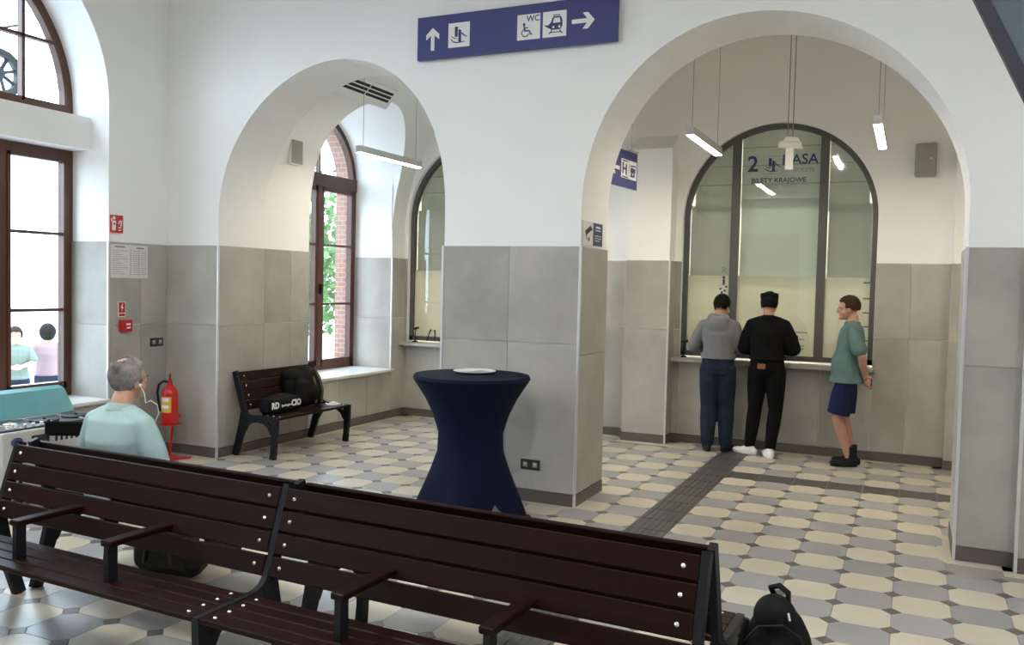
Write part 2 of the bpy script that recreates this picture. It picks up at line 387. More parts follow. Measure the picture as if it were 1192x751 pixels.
me = wm.mesh('wall_middle', 'plaster')
bm = bmesh.new(); bm.from_mesh(me); bmesh.ops.remove_doubles(bm, verts=bm.verts[:], dist=.0004); bmesh.ops.recalc_face_normals(bm, faces=bm.faces[:]); bm.to_mesh(me); bm.free()
wmid = struct(obj('wall_middle', me), 'white arcade wall with two round arches and grey stone cladding')
tiles(wmid, 'X', YF, grid(AL1, AR0, w=.615, zs=(1.30,)), -1)
tiles(wmid, 'X', YF, grid(XL + .012, AL0, w=.62), -1)
tiles(wmid, 'X', YF, grid(AR1, .672, w=.6), -1)
tiles(wmid, 'Y', AR0, grid(YF - .01, YB + .01, w=.7, zs=(1.21,)), 1)
tiles(wmid, 'Y', AL1, grid(YF - .01, YB + .01, w=.7), -1)
tiles(wmid, 'Y', AR1, grid(YF - .01, YB + .01, w=.7), -1)
tiles(wmid, 'Y', AL0, grid(YF - .01, YB + .01, w=.7), 1)
tiles(wmid, 'X', YB, grid(AL1, AR0, w=.615), 1)
pr = struct(MB().box(.672, 4.2, YF - .12, YF + .01, 0, HC).build('wall_projection', 'plaster'), 'white wall projection right of the wide arch')
tiles(pr, 'X', YF - .12, grid(.66, 4.0, w=.6), -1)
tiles(pr, 'Y', .672, grid(YF - .12, YF - .012, w=.7), -1)
def plinth(name, label, segs):
    o = None
    bb = bpy.data.objects.new(name, None)
    m = MB()
    for ax, face, u0, u1, out in segs:
        a, b = sorted((face + out * .003, face + out * .0155))
        if ax == 'X': m.box(u0, u1, a, b, .0, .095)
        else: m.box(a, b, u0, u1, .0, .095)
    return struct(m.build(name, 'plinth'), label, 'baseboard')
plinth('baseboard_middle', 'dark stone baseboard round the arcade piers', [('X', YF, AL1 - .015, AR0 + .015, -1), ('X', YF, XL, AL0 + .015, -1), ('X', YF, AR1 - .015, .672, -1), ('Y', AR0, YF - .012, YB + .012, 1), ('Y', AL1, YF - .012, YB + .012, -1), ('Y', AR1, YF - .012, YB + .012, -1), ('Y', AL0, YF - .012, YB, 1), ('X', YF - .12, .66, 4, -1), ('Y', .672, YF - .135, YF - .012, -1), ('X', YB, AL1, AR0, 1)])
e = .013
trim('aluminium strip on the right front corner of the middle pier', AR0 - .004, AR0 + e + .003, YF - e - .003, YF + .004)
trim('aluminium strip on the left front corner of the middle pier', AL1 - e - .003, AL1 + .004, YF - e - .003, YF + .004)
trim('aluminium strip on the corner of the right arch jamb', AR1 - e - .003, AR1 + .004, YF - e - .003, YF + .004)
trim('aluminium strip on the corner of the right wall projection', .672 - e - .003, .676, YF - .12 - e - .003, YF - .116)
trim('aluminium strip on the left jamb of the narrow arch', AL0 - .004, AL0 + e + .003, YF - e - .003, YF + .004)

# ------------------------------------------------------------------ walls with arched openings
def holed(m, fn, u0, u1, z1, holes, d0, d1):
    """wall slab from u0 to u1; holes: (uc, r, zb, zs) arched openings"""
    u = u0
    def rect(a, b, p, q): m.prism([(a, p), (b, p), (b, q), (a, q)], fn, d0, d1)
    for uc, r, zb, zs in sorted(holes):
        rect(u, uc - r, 0, z1)
        if zb > 0: rect(uc - r, uc + r, 0, zb)
        A = half(uc, zs, r)
        for k in range(len(A) - 1):
            (a1, w1), (a0, w0) = A[k], A[k + 1]
            m.prism([(a0, w0), (a1, w1), (a1, z1), (a0, z1)], fn, d0, d1)
        u = uc + r
    rect(u, u1, 0, z1)
W1R, W1S, W1B = 1.40, 3.34, .60
W2C, W2R, W2S, W2B = 8.67, .85, 3.02, .63
m = MB(); holed(m, YZ, -5.8, YF + .02, HC, [(yc, W1R, W1B, W1S) for yc in HALLWIN], XL, -7.36)
wl = struct(m.build('wall_left', 'plaster'), 'white left wall of the hall with tall arched windows')
m = MB(); holed(m, YZ, -5.8, YB, HC, [(yc, W1R + .07, W1B, W1S) for yc in HALLWIN], -7.36, -7.50)
m.build('outer_brick_skin', 'brick', wl)
m = MB(); holed(m, YZ, YB - .02, YK + .3, LC, [(W2C, W2R, W2B, W2S)], XB, -6.78)
wlb = struct(m.build('wall_left_lobby', 'plaster'), 'white left wall of the ticket lobby with one arched window')
m = MB(); holed(m, YZ, YB, YK + .3, LC, [(W2C, W2R - .05, W2B, W2S)], -6.78, -6.98)
m.build('outer_brick_skin', 'brick', wlb)
m = MB(); m.box(-7.50, -6.98, YF + .02, YB, 0, HC); m.build('corner_fill', 'brick', wl)
y1 = HALLWIN[0] + W1R; y0 = HALLWIN[0] - W1R
tiles(wl, 'Y', XL, grid(y1, YF - .012, w=.36, zs=(1.30,)), 1)
tiles(wl, 'Y', XL, grid(y0, y1, z1=W1B - .04, w=.6, zs=()), 1)
tiles(wl, 'Y', XL, grid(-.9, y0, w=.6), 1)
tiles(wl, 'X', y1, grid(-7.33, XL, z0=W1B, w=.6), -1)
tiles(wl, 'X', y0, grid(-7.33, XL, z0=W1B, w=.6), 1)
trim('aluminium strip on the corner of the hall window reveal', XL - .004, XL + e + .003, y1 - e - .003, y1 + .004, W1B)
tiles(wlb, 'Y', XB, grid(YB + .01, W2C - W2R, w=.6, start=.42), 1)
tiles(wlb, 'Y', XB, grid(W2C - W2R, W2C + W2R, z1=W2B - .04, w=.58, zs=()), 1)
tiles(wlb, 'Y', XB, grid(W2C + W2R, YK - .012, w=.6), 1)
tiles(wlb, 'X', W2C + W2R, grid(-6.74, XB, z0=W2B, w=.7), -1)
plinth('baseboard_left', 'dark stone baseboard along the left walls', [('Y', XL, -5.4, YF - .012, 1), ('Y', XB, YB, YK, 1)])
trim('aluminium strip on the corner of the lobby window reveal', XB - .004, XB + e + .003, W2C + W2R - e - .003, W2C + W2R + .004, W2B)
def sill(label, y0, y1, x0, x1, z):
    o = MB().bevbox(x0, x1, y0, y1, z - .035, z, .006).build('window_sill', 'sill'); tag(o, label, 'window sill', None, 'structure')
sill('pale stone sill under the large hall window', y0 - .02, y1 - .013, -7.30, XL + .06, W1B + .012)
sill('pale stone sill under the lobby window by the bench', W2C - W2R, W2C + W2R - .013, -6.72, XB + .07, W2B + .012)

# window frames ------------------------------------------------------
def bar(m, y0, y1, z0, z1, x0, x1): m.box(x0, x1, y0, y1, z0, z1)
def ringyz(m, c, zs, r0, r1, x0, x1, n=28):
    A, B = half(c, zs, r1, n), half(c, zs, r0, n)
    for k in range(n): m.prism([A[k], A[k + 1], B[k + 1], B[k]], YZ, x0, x1)
def hall_window(name, yc, label):
    o = thing(name, label, 'window'); o['kind'] = 'structure'
    X0, X1 = -7.35, -7.27; R = W1R; lo, hi = yc - R, yc + R
    m = MB(); bar(m, lo, hi, W1B, W1B + .09, X0, X1); bar(m, lo, hi, 2.84, 2.93, X0, X1)
    for a, b in ((lo, lo + .075), (hi - .075, hi)): bar(m, a, b, W1B + .09, 2.84, X0, X1)
    for c in (yc - .70, yc, yc + .70): bar(m, c - .04, c + .04, W1B + .09, 2.84, X0, X1)
    m.build('lower_frame', 'wframe', o)
    m = MB(); ringyz(m, yc, W1S, R - .085, R, X0, X1); bar(m, lo, hi, W1S - .11, W1S + .005, X0, X1); m.build('arch_frame', 'wframe', o)
    cs = [lo + .075, yc - .74, yc - .66, yc - .04, yc + .04, yc + .66, yc + .74, hi - .075]
    for k in range(0, 8, 2):
        a, b = cs[k], cs[k + 1]
        s = MB()
        for q in ((a, a + .03), (b - .03, b)): bar(s, q[0], q[1], W1B + .09, 2.84, X0 + .01, X1 + .012)
        for q in ((W1B + .09, W1B + .15), (2.81, 2.84)): bar(s, a, b, q[0], q[1], X0 + .01, X1 + .012)
        sash = s.build('sash', 'wframe', o)
        g = MB()
        for z in (1.43, 2.14): bar(g, a + .03, b - .03, z - .014, z + .014, X0 + .02, X1)
        g.build('glazing_bar', 'wframe', sash)
        for z0, z1 in ((W1B + .15, 1.416), (1.444, 2.126), (2.154, 2.81)): MB().box(X0 + .035, X0 + .041, a + .03, b - .03, z0, z1).build('pane', 'pane', sash)
    s = MB()
    for c in (-.90, 0, .90): s.box(X0 + .02, X1, yc + c - .016, yc + c + .016, W1S - .03, W1S + math.sqrt((R - .08) ** 2 - c * c))
    for z in (.55, 1.02):
        w = math.sqrt((R - .08) ** 2 - z * z); s.box(X0 + .02, X1, yc - w, yc + w, W1S + z - .014, W1S + z + .014)
    s.build('glazing_bar', 'wframe', o)
    g = MB(); g.prism([(yc - R + .08, W1S - .03)] + half(yc, W1S, R - .08, 24)[::-1] + [(yc + R - .08, W1S - .03)], YZ, X0 + .035, X0 + .041); g.build('pane', 'pane', o)
    b = MB().box(-7.36, -7.03, lo, hi, 2.93, W1S - .11).build('transom_beam', 'plaster', o)
    tag(b, 'white plastered beam between lower and upper window')
for k, yc in enumerate(HALLWIN):
    hall_window('window_%d' % (k + 1), yc, ('tall brown framed hall window with arched top light and white beam', 'second tall hall window, behind the camera')[k])
o = thing('window_4', 'brown framed arched window with casements in the ticket lobby', 'window'); o['kind'] = 'structure'
X0, X1 = -6.78, -6.70; lo, hi = W2C - W2R, W2C + W2R; MU = 8.755
m = MB(); bar(m, lo, hi, W2B, W2B + .07, X0, X1); bar(m, lo, hi, 2.93, 3.09, X0, X1 + .015); bar(m, lo, lo + .06, W2B, W2S, X0, X1); bar(m, hi - .06, hi, W2B, W2S, X0, X1); bar(m, MU - .04, MU + .04, W2B + .07, 2.93, X0, X1 + .012)
ringyz(m, W2C, W2S, W2R - .065, W2R, X0, X1); m.build('frame', 'wframe', o)
for a, b in ((lo + .06, MU - .04), (MU + .04, hi - .06)):
    s = MB()
    for q in ((a, a + .045), (b - .045, b)): bar(s, q[0], q[1], W2B + .07, 2.93, X0 + .01, X1 + .006)
    for q in ((W2B + .07, W2B + .14), (2.88, 2.93)): bar(s, a, b, q[0], q[1], X0 + .01, X1 + .006)
    sash = s.build('sash', 'wframe', o); g = MB()
    for z in (1.47, 2.21): bar(g, a + .045, b - .045, z - .013, z + .013, X0 + .02, X1)
    g.build('glazing_bar', 'wframe', sash)
    for z0, z1 in ((W2B + .14, 1.457), (1.483, 2.197), (2.223, 2.88)): MB().box(X0 + .035, X0 + .041, a + .045, b - .045, z0, z1).build('pane', 'pane', sash)
MB().box(X1 + .012, X1 + .05, MU - .012, MU + .012, 1.60, 1.72).build('handle', 'rubber', o)
MB().box(X0 + .02, X1, MU - .013, MU + .013, 3.09, W2S + .8).build('glazing_bar', 'wframe', o)
MB().prism([(W2C - W2R + .06, 3.09)] + half(W2C, W2S, W2R - .06, 24)[2:-2][::-1] + [(W2C + W2R - .06, 3.09)], YZ, X0 + .035, X0 + .041).build('pane', 'pane', o)

# ------------------------------------------------------------------ ticket wall and offices
KC, KR, KS, KB = (-5.05, -1.38), 1.03, 2.575, 1.0
m = MB(); holed(m, XZ, XB - .2, 3.4, LC, [(c, KR, KB - .03, KS) for c in KC], YK, YK + .28)
wk = struct(m.build('wall_back', 'plaster'), 'cream white ticket wall with two arched counters')
for a, b in ((XB, KC[0] - KR), (KC[0] + KR, -2.99), (KC[1] + KR, .36)): tiles(wk, 'X', YK, grid(a, b, w=.34 if a > -1 else .6), -1)
for c in KC: tiles(wk, 'X', YK, grid(c - KR, c + KR, z1=KB - .07, w=.515, zs=()), -1)
tiles(wk, 'X', YK, grid(-2.49, KC[1] - KR, z1=ZT, w=.6), -1)
pl = struct(MB().box(-2.99, -2.49, 9.59, YK, 0, 3.34).prism([(9.59, 3.34), (YK, 3.34), (YK, 3.52)], lambda u, w, d: (d, u, w), -2.99, -2.49).build('wall_pilaster', 'plaster'), 'white pilaster with stone cladding left of the ticket counter')
tiles(pl, 'X', 9.59, grid(-2.99, -2.49, w=.6), -1); tiles(pl, 'Y', -2.49, grid(9.58, YK, w=.6), 1); tiles(pl, 'Y', -2.99, grid(9.58, YK, w=.6), -1)
pl2 = struct(MB().box(.36, .95, 9.71, YK, 0, LC).build('wall_pilaster', 'plaster'), 'white pilaster with stone cladding right of the ticket counter')
tiles(pl2, 'X', 9.71, grid(.36, .95, w=.6), -1); tiles(pl2, 'Y', .36, grid(9.70, YK, w=.6), -1)
plinth('baseboard_back', 'dark stone baseboard along the ticket wall', [('X', YK, XB, -2.99, -1), ('X', YK, -2.49, .36, -1), ('X', 9.59, -3.0, -2.48, -1), ('Y', -2.49, 9.58, YK, 1), ('Y', -2.99, 9.58, YK, -1), ('X', 9.71, .35, .95, -1), ('Y', .36, 9.70, YK, -1)])
trim('aluminium strip on the pilaster corner left of the counter', -2.494, -2.474, 9.574, 9.594)
def ringxz(m, c, zs, r0, r1, y0_, y1_, n=36):
    A, B = half(c, zs, r1, n), half(c, zs, r0, n)
    for k in range(n): m.prism([A[k], A[k + 1], B[k + 1], B[k]], XZ, y0_, y1_)
def kiosk(name, c, label, clabel):
    o = thing(name, label, 'window'); o['kind'] = 'structure'
    Y0, Y1 = YK + .06, YK + .13; R = KR
    m = MB(); ringxz(m, c, KS, R - .055, R, Y0, Y1)
    for s in (-1, 1): m.box(*sorted((c + s * R, c + s * (R - .055))), Y0, Y1, KB, KS)
    m.box(c - R, c + R, Y0, Y1, KB, KB + .055); m.build('frame', 'kframe', o)
    for x in (c - .46, c + .475):
        h = math.sqrt((R - .03) ** 2 - (x - c) ** 2); MB().box(x - .045, x + .045, Y0 + .003, Y1 - .003, KB + .05, KS + h).build('mullion', 'kframe', o)
    xs = [c - R + .05, c - .505, c - .415, c + .43, c + .52, c + R - .05]
    for k in (0, 2, 4):
        a, b = xs[k], xs[k + 1]
        top = [(x, KS + math.sqrt(max(.0001, (R - .045) ** 2 - (x - c) ** 2))) for x in [a + (b - a) * t / 10 for t in range(11)]]
        MB().prism([(a, KB + .05)] + [(b, KB + .05)] + top[::-1], XZ, Y0 + .03, Y0 + .036).build('pane', 'kpane', o)
        # frosted film on the lower glass and blinds above it
        MB().box(a, b, Y0 + .042, Y0 + .044, KB + .05, 1.925).build('frosted_film', 'filmcream', o)
        zb = 2.79 if k == 2 else 2.74
        MB().box(a + .01, b - .01, Y0 + .09, Y0 + .094, 1.90, min(zb, min(h for x, h in top) + .05)).build('roller_blind', 'blind' if k == 2 else 'filmgrey', o)
        tp = [(x, h) for x, h in top if h > zb]
        if len(tp) > 1: MB().prism([(tp[0][0], zb - .1), (tp[-1][0], zb - .1)] + [(x, h + .03) for x, h in tp[::-1]], XZ, Y0 + .10, Y0 + .104).build('upper_blind', 'filmgrey', o)
        if k == 2: MB().box(a + .01, b - .01, Y0 + .075, Y0 + .11, 2.79, 2.83).build('blind_box', 'lampbody', o)
        z = [2.95, 3.16, 3.36]
        for zz in z:
            w = [x for x, h in top if h > zz + .02]
            if len(w) > 1: MB().box(min(w), max(w), Y0 + .085, Y0 + .095, zz, zz + .008).build('blind_seam', 'greyplastic', o)
    ct = MB().bevbox(c - R - .06, c + R + .02, YK - .15, YK + .06, KB - .065, KB - .02, .004).build('counter_shelf', 'counter'); tag(ct, clabel, 'counter')
    return o
k1 = kiosk('window_5', KC[0], 'dark framed arched ticket window partly behind the middle pier', 'narrow grey stone counter shelf under the ticket window behind the pier')
k2 = kiosk('window_6', KC[1], 'dark grey arched ticket window number two with three glazed bays', 'grey stone counter shelf where the three people stand')
struct(MB().box(XB - .2, 3.4, 12.2, 12.4, 0, 4.2).build('wall_office', 'plaster'), 'plain office wall behind the ticket windows')
struct(MB().box(XB - .2, 3.4, YK + .28, 12.3, 4.0, 4.1).build('ceiling_office', 'ceil'), 'office ceiling behind the ticket windows', 'ceiling')
struct(MB().box(XB - .2, 3.4, YK + .25, 12.3, -.1, 0).build('floor_office', 'carpet'), 'office floor behind the ticket windows', 'floor')
for x in (XB - .2, 3.3): struct(MB().box(x, x + .1, YK + .25, 12.3, 0, 4.1).build('wall_office_side', 'plaster'), 'side wall of the office left' if x < 0 else 'side wall of the office right')
for x in (-5.0, -1.4):
    ol = MB().box(x - .6, x + .6, 11.0, 11.15, 3.93, 3.98).build('office_lamp', 'officeled'); tag(ol, 'ceiling lamp in the office behind %s' % ('the left ticket window' if x < -3 else 'the ticket window with the customers'), 'lamp')
# lettering on the glass of ticket window two
yy = YK + .06 + .027; RX = (PI / 2, 0, 0)
def on_glass(body, size, mt, x, z, nm='lettering', bold=0, al='CENTER'): text(body, size, mt, k2, (x, yy, z), RX, nm, .0006, al, bold)
on_glass('2', .245, 'bluedark', -1.665, 3.165, 'window_number', .004)
on_glass('KASA', .155, 'bluedark', -1.165, 3.205, 'lettering', .002)
on_glass('TICKETS', .062, 'greyink', -1.13, 3.09)
on_glass('BILETY KRAJOWE', .075, 'bluedark', -1.385, 2.985, 'lettering', .001)
on_glass('DOMESTIC TICKETS', .046, 'greyink', -1.385, 2.92)
def flat(m, pts, z0=0, z1=.0008): m.prism(pts, lambda u, w, d: (u, d, w), -z1, z0)
def ticket_icon(mt, parent, loc, rot, s, boxmt=None):
    """hand holding a ticket strip, within a square of side s; drawn in local X,Z"""
    m = MB(); P = lambda a: [((x - .5) * s, (y - .5) * s) for x, y in a]
    flat(m, P([(.28, .42), (.44, .42), (.44, .88), (.28, .88)])); flat(m, P([(.47, .18), (.62, .18), (.62, .70), (.47, .76)]))
    flat(m, P([(.62, .55), (.70, .48), (.90, .36), (.92, .40), (.72, .54), (.64, .62)]))
    flat(m, P([(.08, .30), (.20, .18), (.42, .12), (.78, .16), (.78, .20), (.44, .17), (.22, .23), (.11, .34)]))
    flat(m, P([(.10, .44), (.24, .34), (.40, .32), (.40, .36), (.25, .38), (.13, .47)]))
    o = m.build('ticket_symbol', mt, parent); o.location = loc; o.rotation_euler = rot; return o
ticket_icon('bluedark', k2, (-1.452, yy - .001, 3.155), (0, 0, 0), .20)
m = MB()
for a, b, c, d in ((-1.555, -1.349, 3.055, 3.058), (-1.555, -1.349, 3.252, 3.255), (-1.555, -1.552, 3.055, 3.255), (-1.352, -1.349, 3.055, 3.255)): m.box(a, b, yy - .001, yy, c, d)
m.build('symbol_border', 'greyink', k2)
on_glass('R', .10, 'greyink', -1.945, 1.985)
m = MB(); m.ell((-1.945, yy, 1.905), (.016, .001, .016), n=8, m=5); m.box(-1.957, -1.933, yy - .001, yy, 1.82, 1.885)
for a, b in ((-1.98, 1.775), (-1.93, 1.755), (-1.915, 1.80), (-1.965, 1.735)): m.ell((a, yy, b), (.013, .001, .013), n=6, m=4)
m.build('information_mark', 'bluedark', k2)
for z in (1.31, 1.235, 1.16, 1.13): MB().box(-1.23, -1.05 + .03 * (z > 1.3), yy - .001, yy, z, z + .012).build('small_print', 'greyink', k2)
for z in (1.25, 1.40, 1.55, 1.70, 1.87): MB().box(-.47, -.405, yy - .001, yy, z, z + .010).build('edge_mark', 'ink', k2)
for side, x in ((0, -2.36), (1, -5.95)):
    t = thing('counter_microphone', 'black gooseneck microphone behind the glass of %s' % ('the ticket window with the customers' if not side else 'the ticket window behind the pier'), 'microphone', (x, YK + .0, KB - .02))
    MB().lathe([(.035, 0), (.035, .012), (.012, .02)], 14).build('base', 'rubber', t, True); MB().tube([(0, 0, .015), (0, 0, .12), (.015, 0, .17)], .007, 8).build('stem', 'rubber', t, True)
    MB().tube([(-.02, 0, .175), (.05, 0, .19)], .015, 8).build('head', 'rubber', t, True)
for i, (x, z, a) in enumerate(((-5.78, KB, .5), (-5.66, KB, -.1), (-5.60, KB, .9))):
    t = tag(MB().tube([(x, YK + .02, z), (x + .06 * a, YK + .03, z + .11), (x + .11 * a, YK + .03, z + .15)], [.008, .008, .012], 8).build('pen_holder_arm', 'rubber', None, True), ('short', 'upright', 'leaning')[i] + ' dark pen arm on the counter behind the pier', 'pen')

# ------------------------------------------------------------------ other shell
struct(MB().box(4.0, 4.2, -5.8, YF + .1, 0, HC).build('wall_right', 'plaster'), 'white right wall of the hall')
struct(MB().box(3.2, 3.4, YB - .05, YK + .3, 0, LC).build('wall_right_lobby', 'plaster'), 'white right wall of the ticket lobby')
m = MB()
for a, b in ((XL - .7, -5.5), (-2.9, -.1), (2.5, 4.2)): m.box(a, b, -5.8, -5.5, 0, HC)
for a, b in ((-5.5, -2.9), (-.1, 2.5)): m.box(a, b, -5.8, -5.5, 3.4, HC)
struct(m.build('wall_rear', 'plaster'), 'white rear wall of the hall with two doorways')
for k, (a, b) in enumerate(((-5.5, -2.9), (-.1, 2.5))):
    d = thing('door_%d' % (k + 1), ('left' if k == 0 else 'right') + ' brown wooden entrance door behind the camera', 'door'); d['kind'] = 'structure'
    m = MB()
    for p, q in ((a, a + .1), ((a + b) / 2 - .07, (a + b) / 2 + .07), (b - .1, b)): m.box(p, q, -5.7, -5.63, 0, 3.4)
    for p, q in ((0, .3), (2.2, 2.3), (3.3, 3.4)): m.box(a + .1, b - .1, -5.7, -5.63, p, q)
    m.build('frame', 'wframe', d); MB().box(a + .1, b - .1, -5.67, -5.664, .3, 3.3).build('door_panel', 'wframe', d)
struct(MB().box(XL - .7, 4.2, -5.8, YB, HC, HC + .2).build('ceiling', 'ceil'), 'white ceiling of the hall', 'ceiling')
struct(MB().box(XB - .9, 3.4, YB - .02, YK + .3, LC, LC + .2).build('ceiling_lobby', 'ceil'), 'white ceiling of the ticket lobby', 'ceiling')

VC, VX, VZ, VS = (AL0 + AL1) / 2, (AL1 - AL0) / 2 + .004, 1.88, 2.36      # ellipse of the left lobby vault
def vz(x): return VS + VZ * math.sqrt(max(0, 1 - ((x - VC) / VX) ** 2))
def vx(z): return VC - VX * math.sqrt(max(0, 1 - ((z - VS) / VZ) ** 2))
vm = MB(); NT = 26
ys = [YB - .01 + (W2C - W2R - YB + .01) * k / 6 for k in range(7)]
cols = [(y, VS) for y in ys] + [(W2C - W2R * math.cos(PI * k / 28), W2S + W2R * math.sin(PI * k / 28)) for k in range(29)] + [(W2C + W2R + (YK - W2C - W2R) * k / 3, VS) for k in range(4)]
def column(y, z0):
    t0 = math.acos(max(-1, min(1, (VC - vx(z0)) / VX))); return [(VC - VX * math.cos(t0 + (PI / 2 - t0) * k / NT), y, VS + VZ * math.sin(t0 + (PI / 2 - t0) * k / NT)) for k in range(NT + 1)]
C_ = [column(*c) for c in cols]
vm.v = [p for c in C_ for p in c]
vm.f = [(i * (NT + 1) + k, i * (NT + 1) + k + 1, (i + 1) * (NT + 1) + k + 1, (i + 1) * (NT + 1) + k) for i in range(len(C_) - 1) for k in range(NT) if cols[i][0] < cols[i + 1][0] - 1e-6]
vm.m = [0] * len(vm.f)
tun = cols[7:36]                                                   # lunette over the window, from the wall to the vault
vm.add([(XB - .01, y, z) for y, z in tun] + [(vx(z), y, z) for y, z in tun], [(i, i + 1, 29 + i + 1, 29 + i) for i in range(28)])
for y in (W2C - W2R, W2C + W2R):
    zz = [VS + (W2S - VS) * k / 8 for k in range(9)]; vm.add([(XB - .01, y, z) for z in zz] + [(vx(z), y, z) for z in zz], [(i, i + 1, 9 + i + 1, 9 + i) for i in range(8)])
rz = VS + VZ - 3.3                                                 # flatter right flank down to the cross beam
vm.add([(VC + VX * math.sin(PI / 2 * k / 16), y, 3.3 + rz * math.cos(PI / 2 * k / 16)) for y in (YB - .01, YK) for k in range(17)], [(k, k + 1, 17 + k + 1, 17 + k) for k in range(16)])
vo = struct(vm.build('ceiling_vault', 'plaster', None, True), 'white barrel vault over the left part of the ticket lobby', 'ceiling')
struct(MB().box(AL1 - .01, AL1 + .30, YB - .01, YK + .01, 3.3, LC).build('trim_cross_beam', 'plaster'), 'white cross beam between pier and ticket wall', 'beam')

# ------------------------------------------------------------------ benches
def stroke(pts, ws):
    P = [Vector((a, b)) for a, b in pts]; Lf, Rt = [], []
    for i, p in enumerate(P):
        d = (P[min(i + 1, len(P) - 1)] - P[max(i - 1, 0)]).normalized(); n = Vector((-d.y, d.x)); w = ws[i] if isinstance(ws, (list, tuple)) else ws
        Lf.append(p + n * w / 2); Rt.append(p - n * w / 2)
    return Lf, Rt
def add_stroke(m, pts, ws, x0, x1):
    Lf, Rt = stroke(pts, ws); n = len(Lf)
    for i in range(n - 1): m.prism([tuple(Lf[i]), tuple(Lf[i + 1]), tuple(Rt[i + 1]), tuple(Rt[i])], YZ, x0, x1)
TILT = math.atan2(.123, .378)
BOLT = MB().ell((0, 0, 0), (.0105, .0105, .0065), n=10, m=6).mesh('bolt', 'chrome', True)
def frame_mesh():
    m = MB(); a, b = -.015, .015
    add_stroke(m, [(.002, .838), (-.055, .665), (-.105, .50), (-.128, .445), (-.16, .408), (-.21, .391), (-.28, .388), (-.42, .388), (-.545, .388)], [.05, .055, .06, .066, .066, .06, .052, .05, .046], a, b)
    add_stroke(m, [(-.508, .40), (-.508, .25), (-.497, .1), (-.487, 0)], [.075, .066, .056, .062], a - .004, b + .004)
    add_stroke(m, [(-.135, .44), (-.105, .30), (-.055, .14), (-.012, 0)], [.09, .085, .066, .062], a - .004, b + .004)
    add_stroke(m, [(-.475, .25), (-.44, .325), (-.38, .36), (-.30, .37), (-.22, .36), (-.16, .325), (-.125, .25)], [.03, .045, .04, .035, .04, .045, .03], a, b)
    return m.mesh('end_frame', 'iron')
FRAME = frame_mesh()
def bench(label, joints, arms, loc, rotz, group=None):
    """joints: x of each cast frame; slats run between neighbouring frames"""
    o = thing('bench', label, 'bench', loc, rotz, group)
    for x in joints: obj('end_frame', FRAME, o, (x, 0, 0))
    for a, b in zip(joints, joints[1:]):
        L_ = b - a - .034; c = (a + b) / 2
        bs = MB().bevbox(-L_ / 2, L_ / 2, -.011, .011, -.045, .045, .005).mesh('back_slat', 'wood')
        ss = MB().bevbox(-L_ / 2, L_ / 2, -.035, .035, -.0125, .0125, .005).mesh('seat_slat', 'wood')
        for k in range(4):
            t = (k + .5) / 4; y, z = -.135 + .123 * t - .012, .452 + .378 * t + .004
            s = obj('back_slat', bs, o, (c, y, z), (-TILT, 0, 0))
            for q in (-1, 1): obj('bolt', BOLT, s, (q * (L_ / 2 - .055), -.011, 0), (PI / 2, 0, 0))
            s = obj('seat_slat', ss, o, (c, -.507 + .0765 * k, .400))
            for q in (-1, 1): obj('bolt', BOLT, s, (q * (L_ / 2 - .055), 0, .0125))
    for x in arms:
        ar = MB().bevbox(-.032, .032, -.46, -.095, -.014, .014, .005).build('armrest', 'wood', o, loc=(x, 0, .585))
        MB().box(-.014, .014, -.455, -.405, .41 - .585, -.013).build('armrest_post', 'iron', ar)
    return o
BX0, BXJ, BX1 = -4.43, -2.53, -.635
Lg = BXJ - BX0; Lr = BX1 - BXJ
js = [0, Lg, Lg + Lr]; ars = [Lg / 3, 2 * Lg / 3, Lg + Lr / 3, Lg + 2 * Lr / 3]
bench('long dark wooden bench with armrests facing the camera in the foreground', js, ars, (BX0 + .02, 3.155, 0), -.034, 'long benches standing back to back')
bench('long dark wooden bench behind the foreground one, with the seated man', js, ars, (BX1 + .02, 3.099, 0), PI - .034, 'long benches standing back to back')
bench('short dark wooden bench by the lobby wall under the bags', [0, 1.19], [], (XB + .035, 6.64, 0), PI / 2)

# ------------------------------------------------------------------ stretch-cover table
t = thing('cocktail_table', 'round high table in a navy stretch cover beside the middle pier', 'table', (-2.985, 5.77, 0), .35)
n = 64; prof = []; m = MB(); ZS = [0, .06, .14, .24, .36, .50, .64, .78, .90, .98, 1.03, 1.055, 1.072, 1.08]
def rad(z, th):
    k = abs(math.cos(2 * th)); rt = [(0, .40), (.10, .375), (.25, .325), (.40, .28), (.55, .238), (.68, .248), (.80, .295), (.90, .345), (.98, .395), (1.04, .435), (1.06, .445), (1.08, .432)]
    for (a, ra), (b, rb) in zip(rt, rt[1:]):
        if a <= z <= b: r = ra + (rb - ra) * (z - a) / (b - a); break
    w = max(0, 1 - z / .45); return r * (1 - w * .22 * (1 - k ** 2)) + w * .05 * k ** 4
for z in ZS:
    for i in range(n):
        th = 2 * PI * i / n; k = abs(math.cos(2 * th)); zz = z
        lift = .15 * (1 - k ** .8); zz = lift + (1.08 - lift) * z / 1.08 + .012 * (z == 0) * k
        r = rad(zz, th); m.v.append((r * math.cos(th), r * math.sin(th), zz))
for j in range(len(ZS) - 1):
    for i in range(n): m.f.append((j * n + i, j * n + (i + 1) % n, (j + 1) * n + (i + 1) % n, (j + 1) * n + i)); m.m.append(0)
m.f.append(tuple(range((len(ZS) - 1) * n, len(ZS) * n))); m.m.append(0)
m.build('stretch_cover', 'navycloth', t, True)
for k in range(4):
    a = PI / 2 * k; MB().ell((.432 * math.cos(a), .432 * math.sin(a), .017), (.04, .04, .017), n=10, m=6).build('foot', 'rubber', t, True)
MB().tube([(0, 0, .05), (0, 0, 1.05)], .03, 10).build('column', 'alu', t)
t = thing('leaflet_tray', 'shallow silver white tray with leaflets on the navy table', 'tray', (-3.03, 5.90, 1.081))
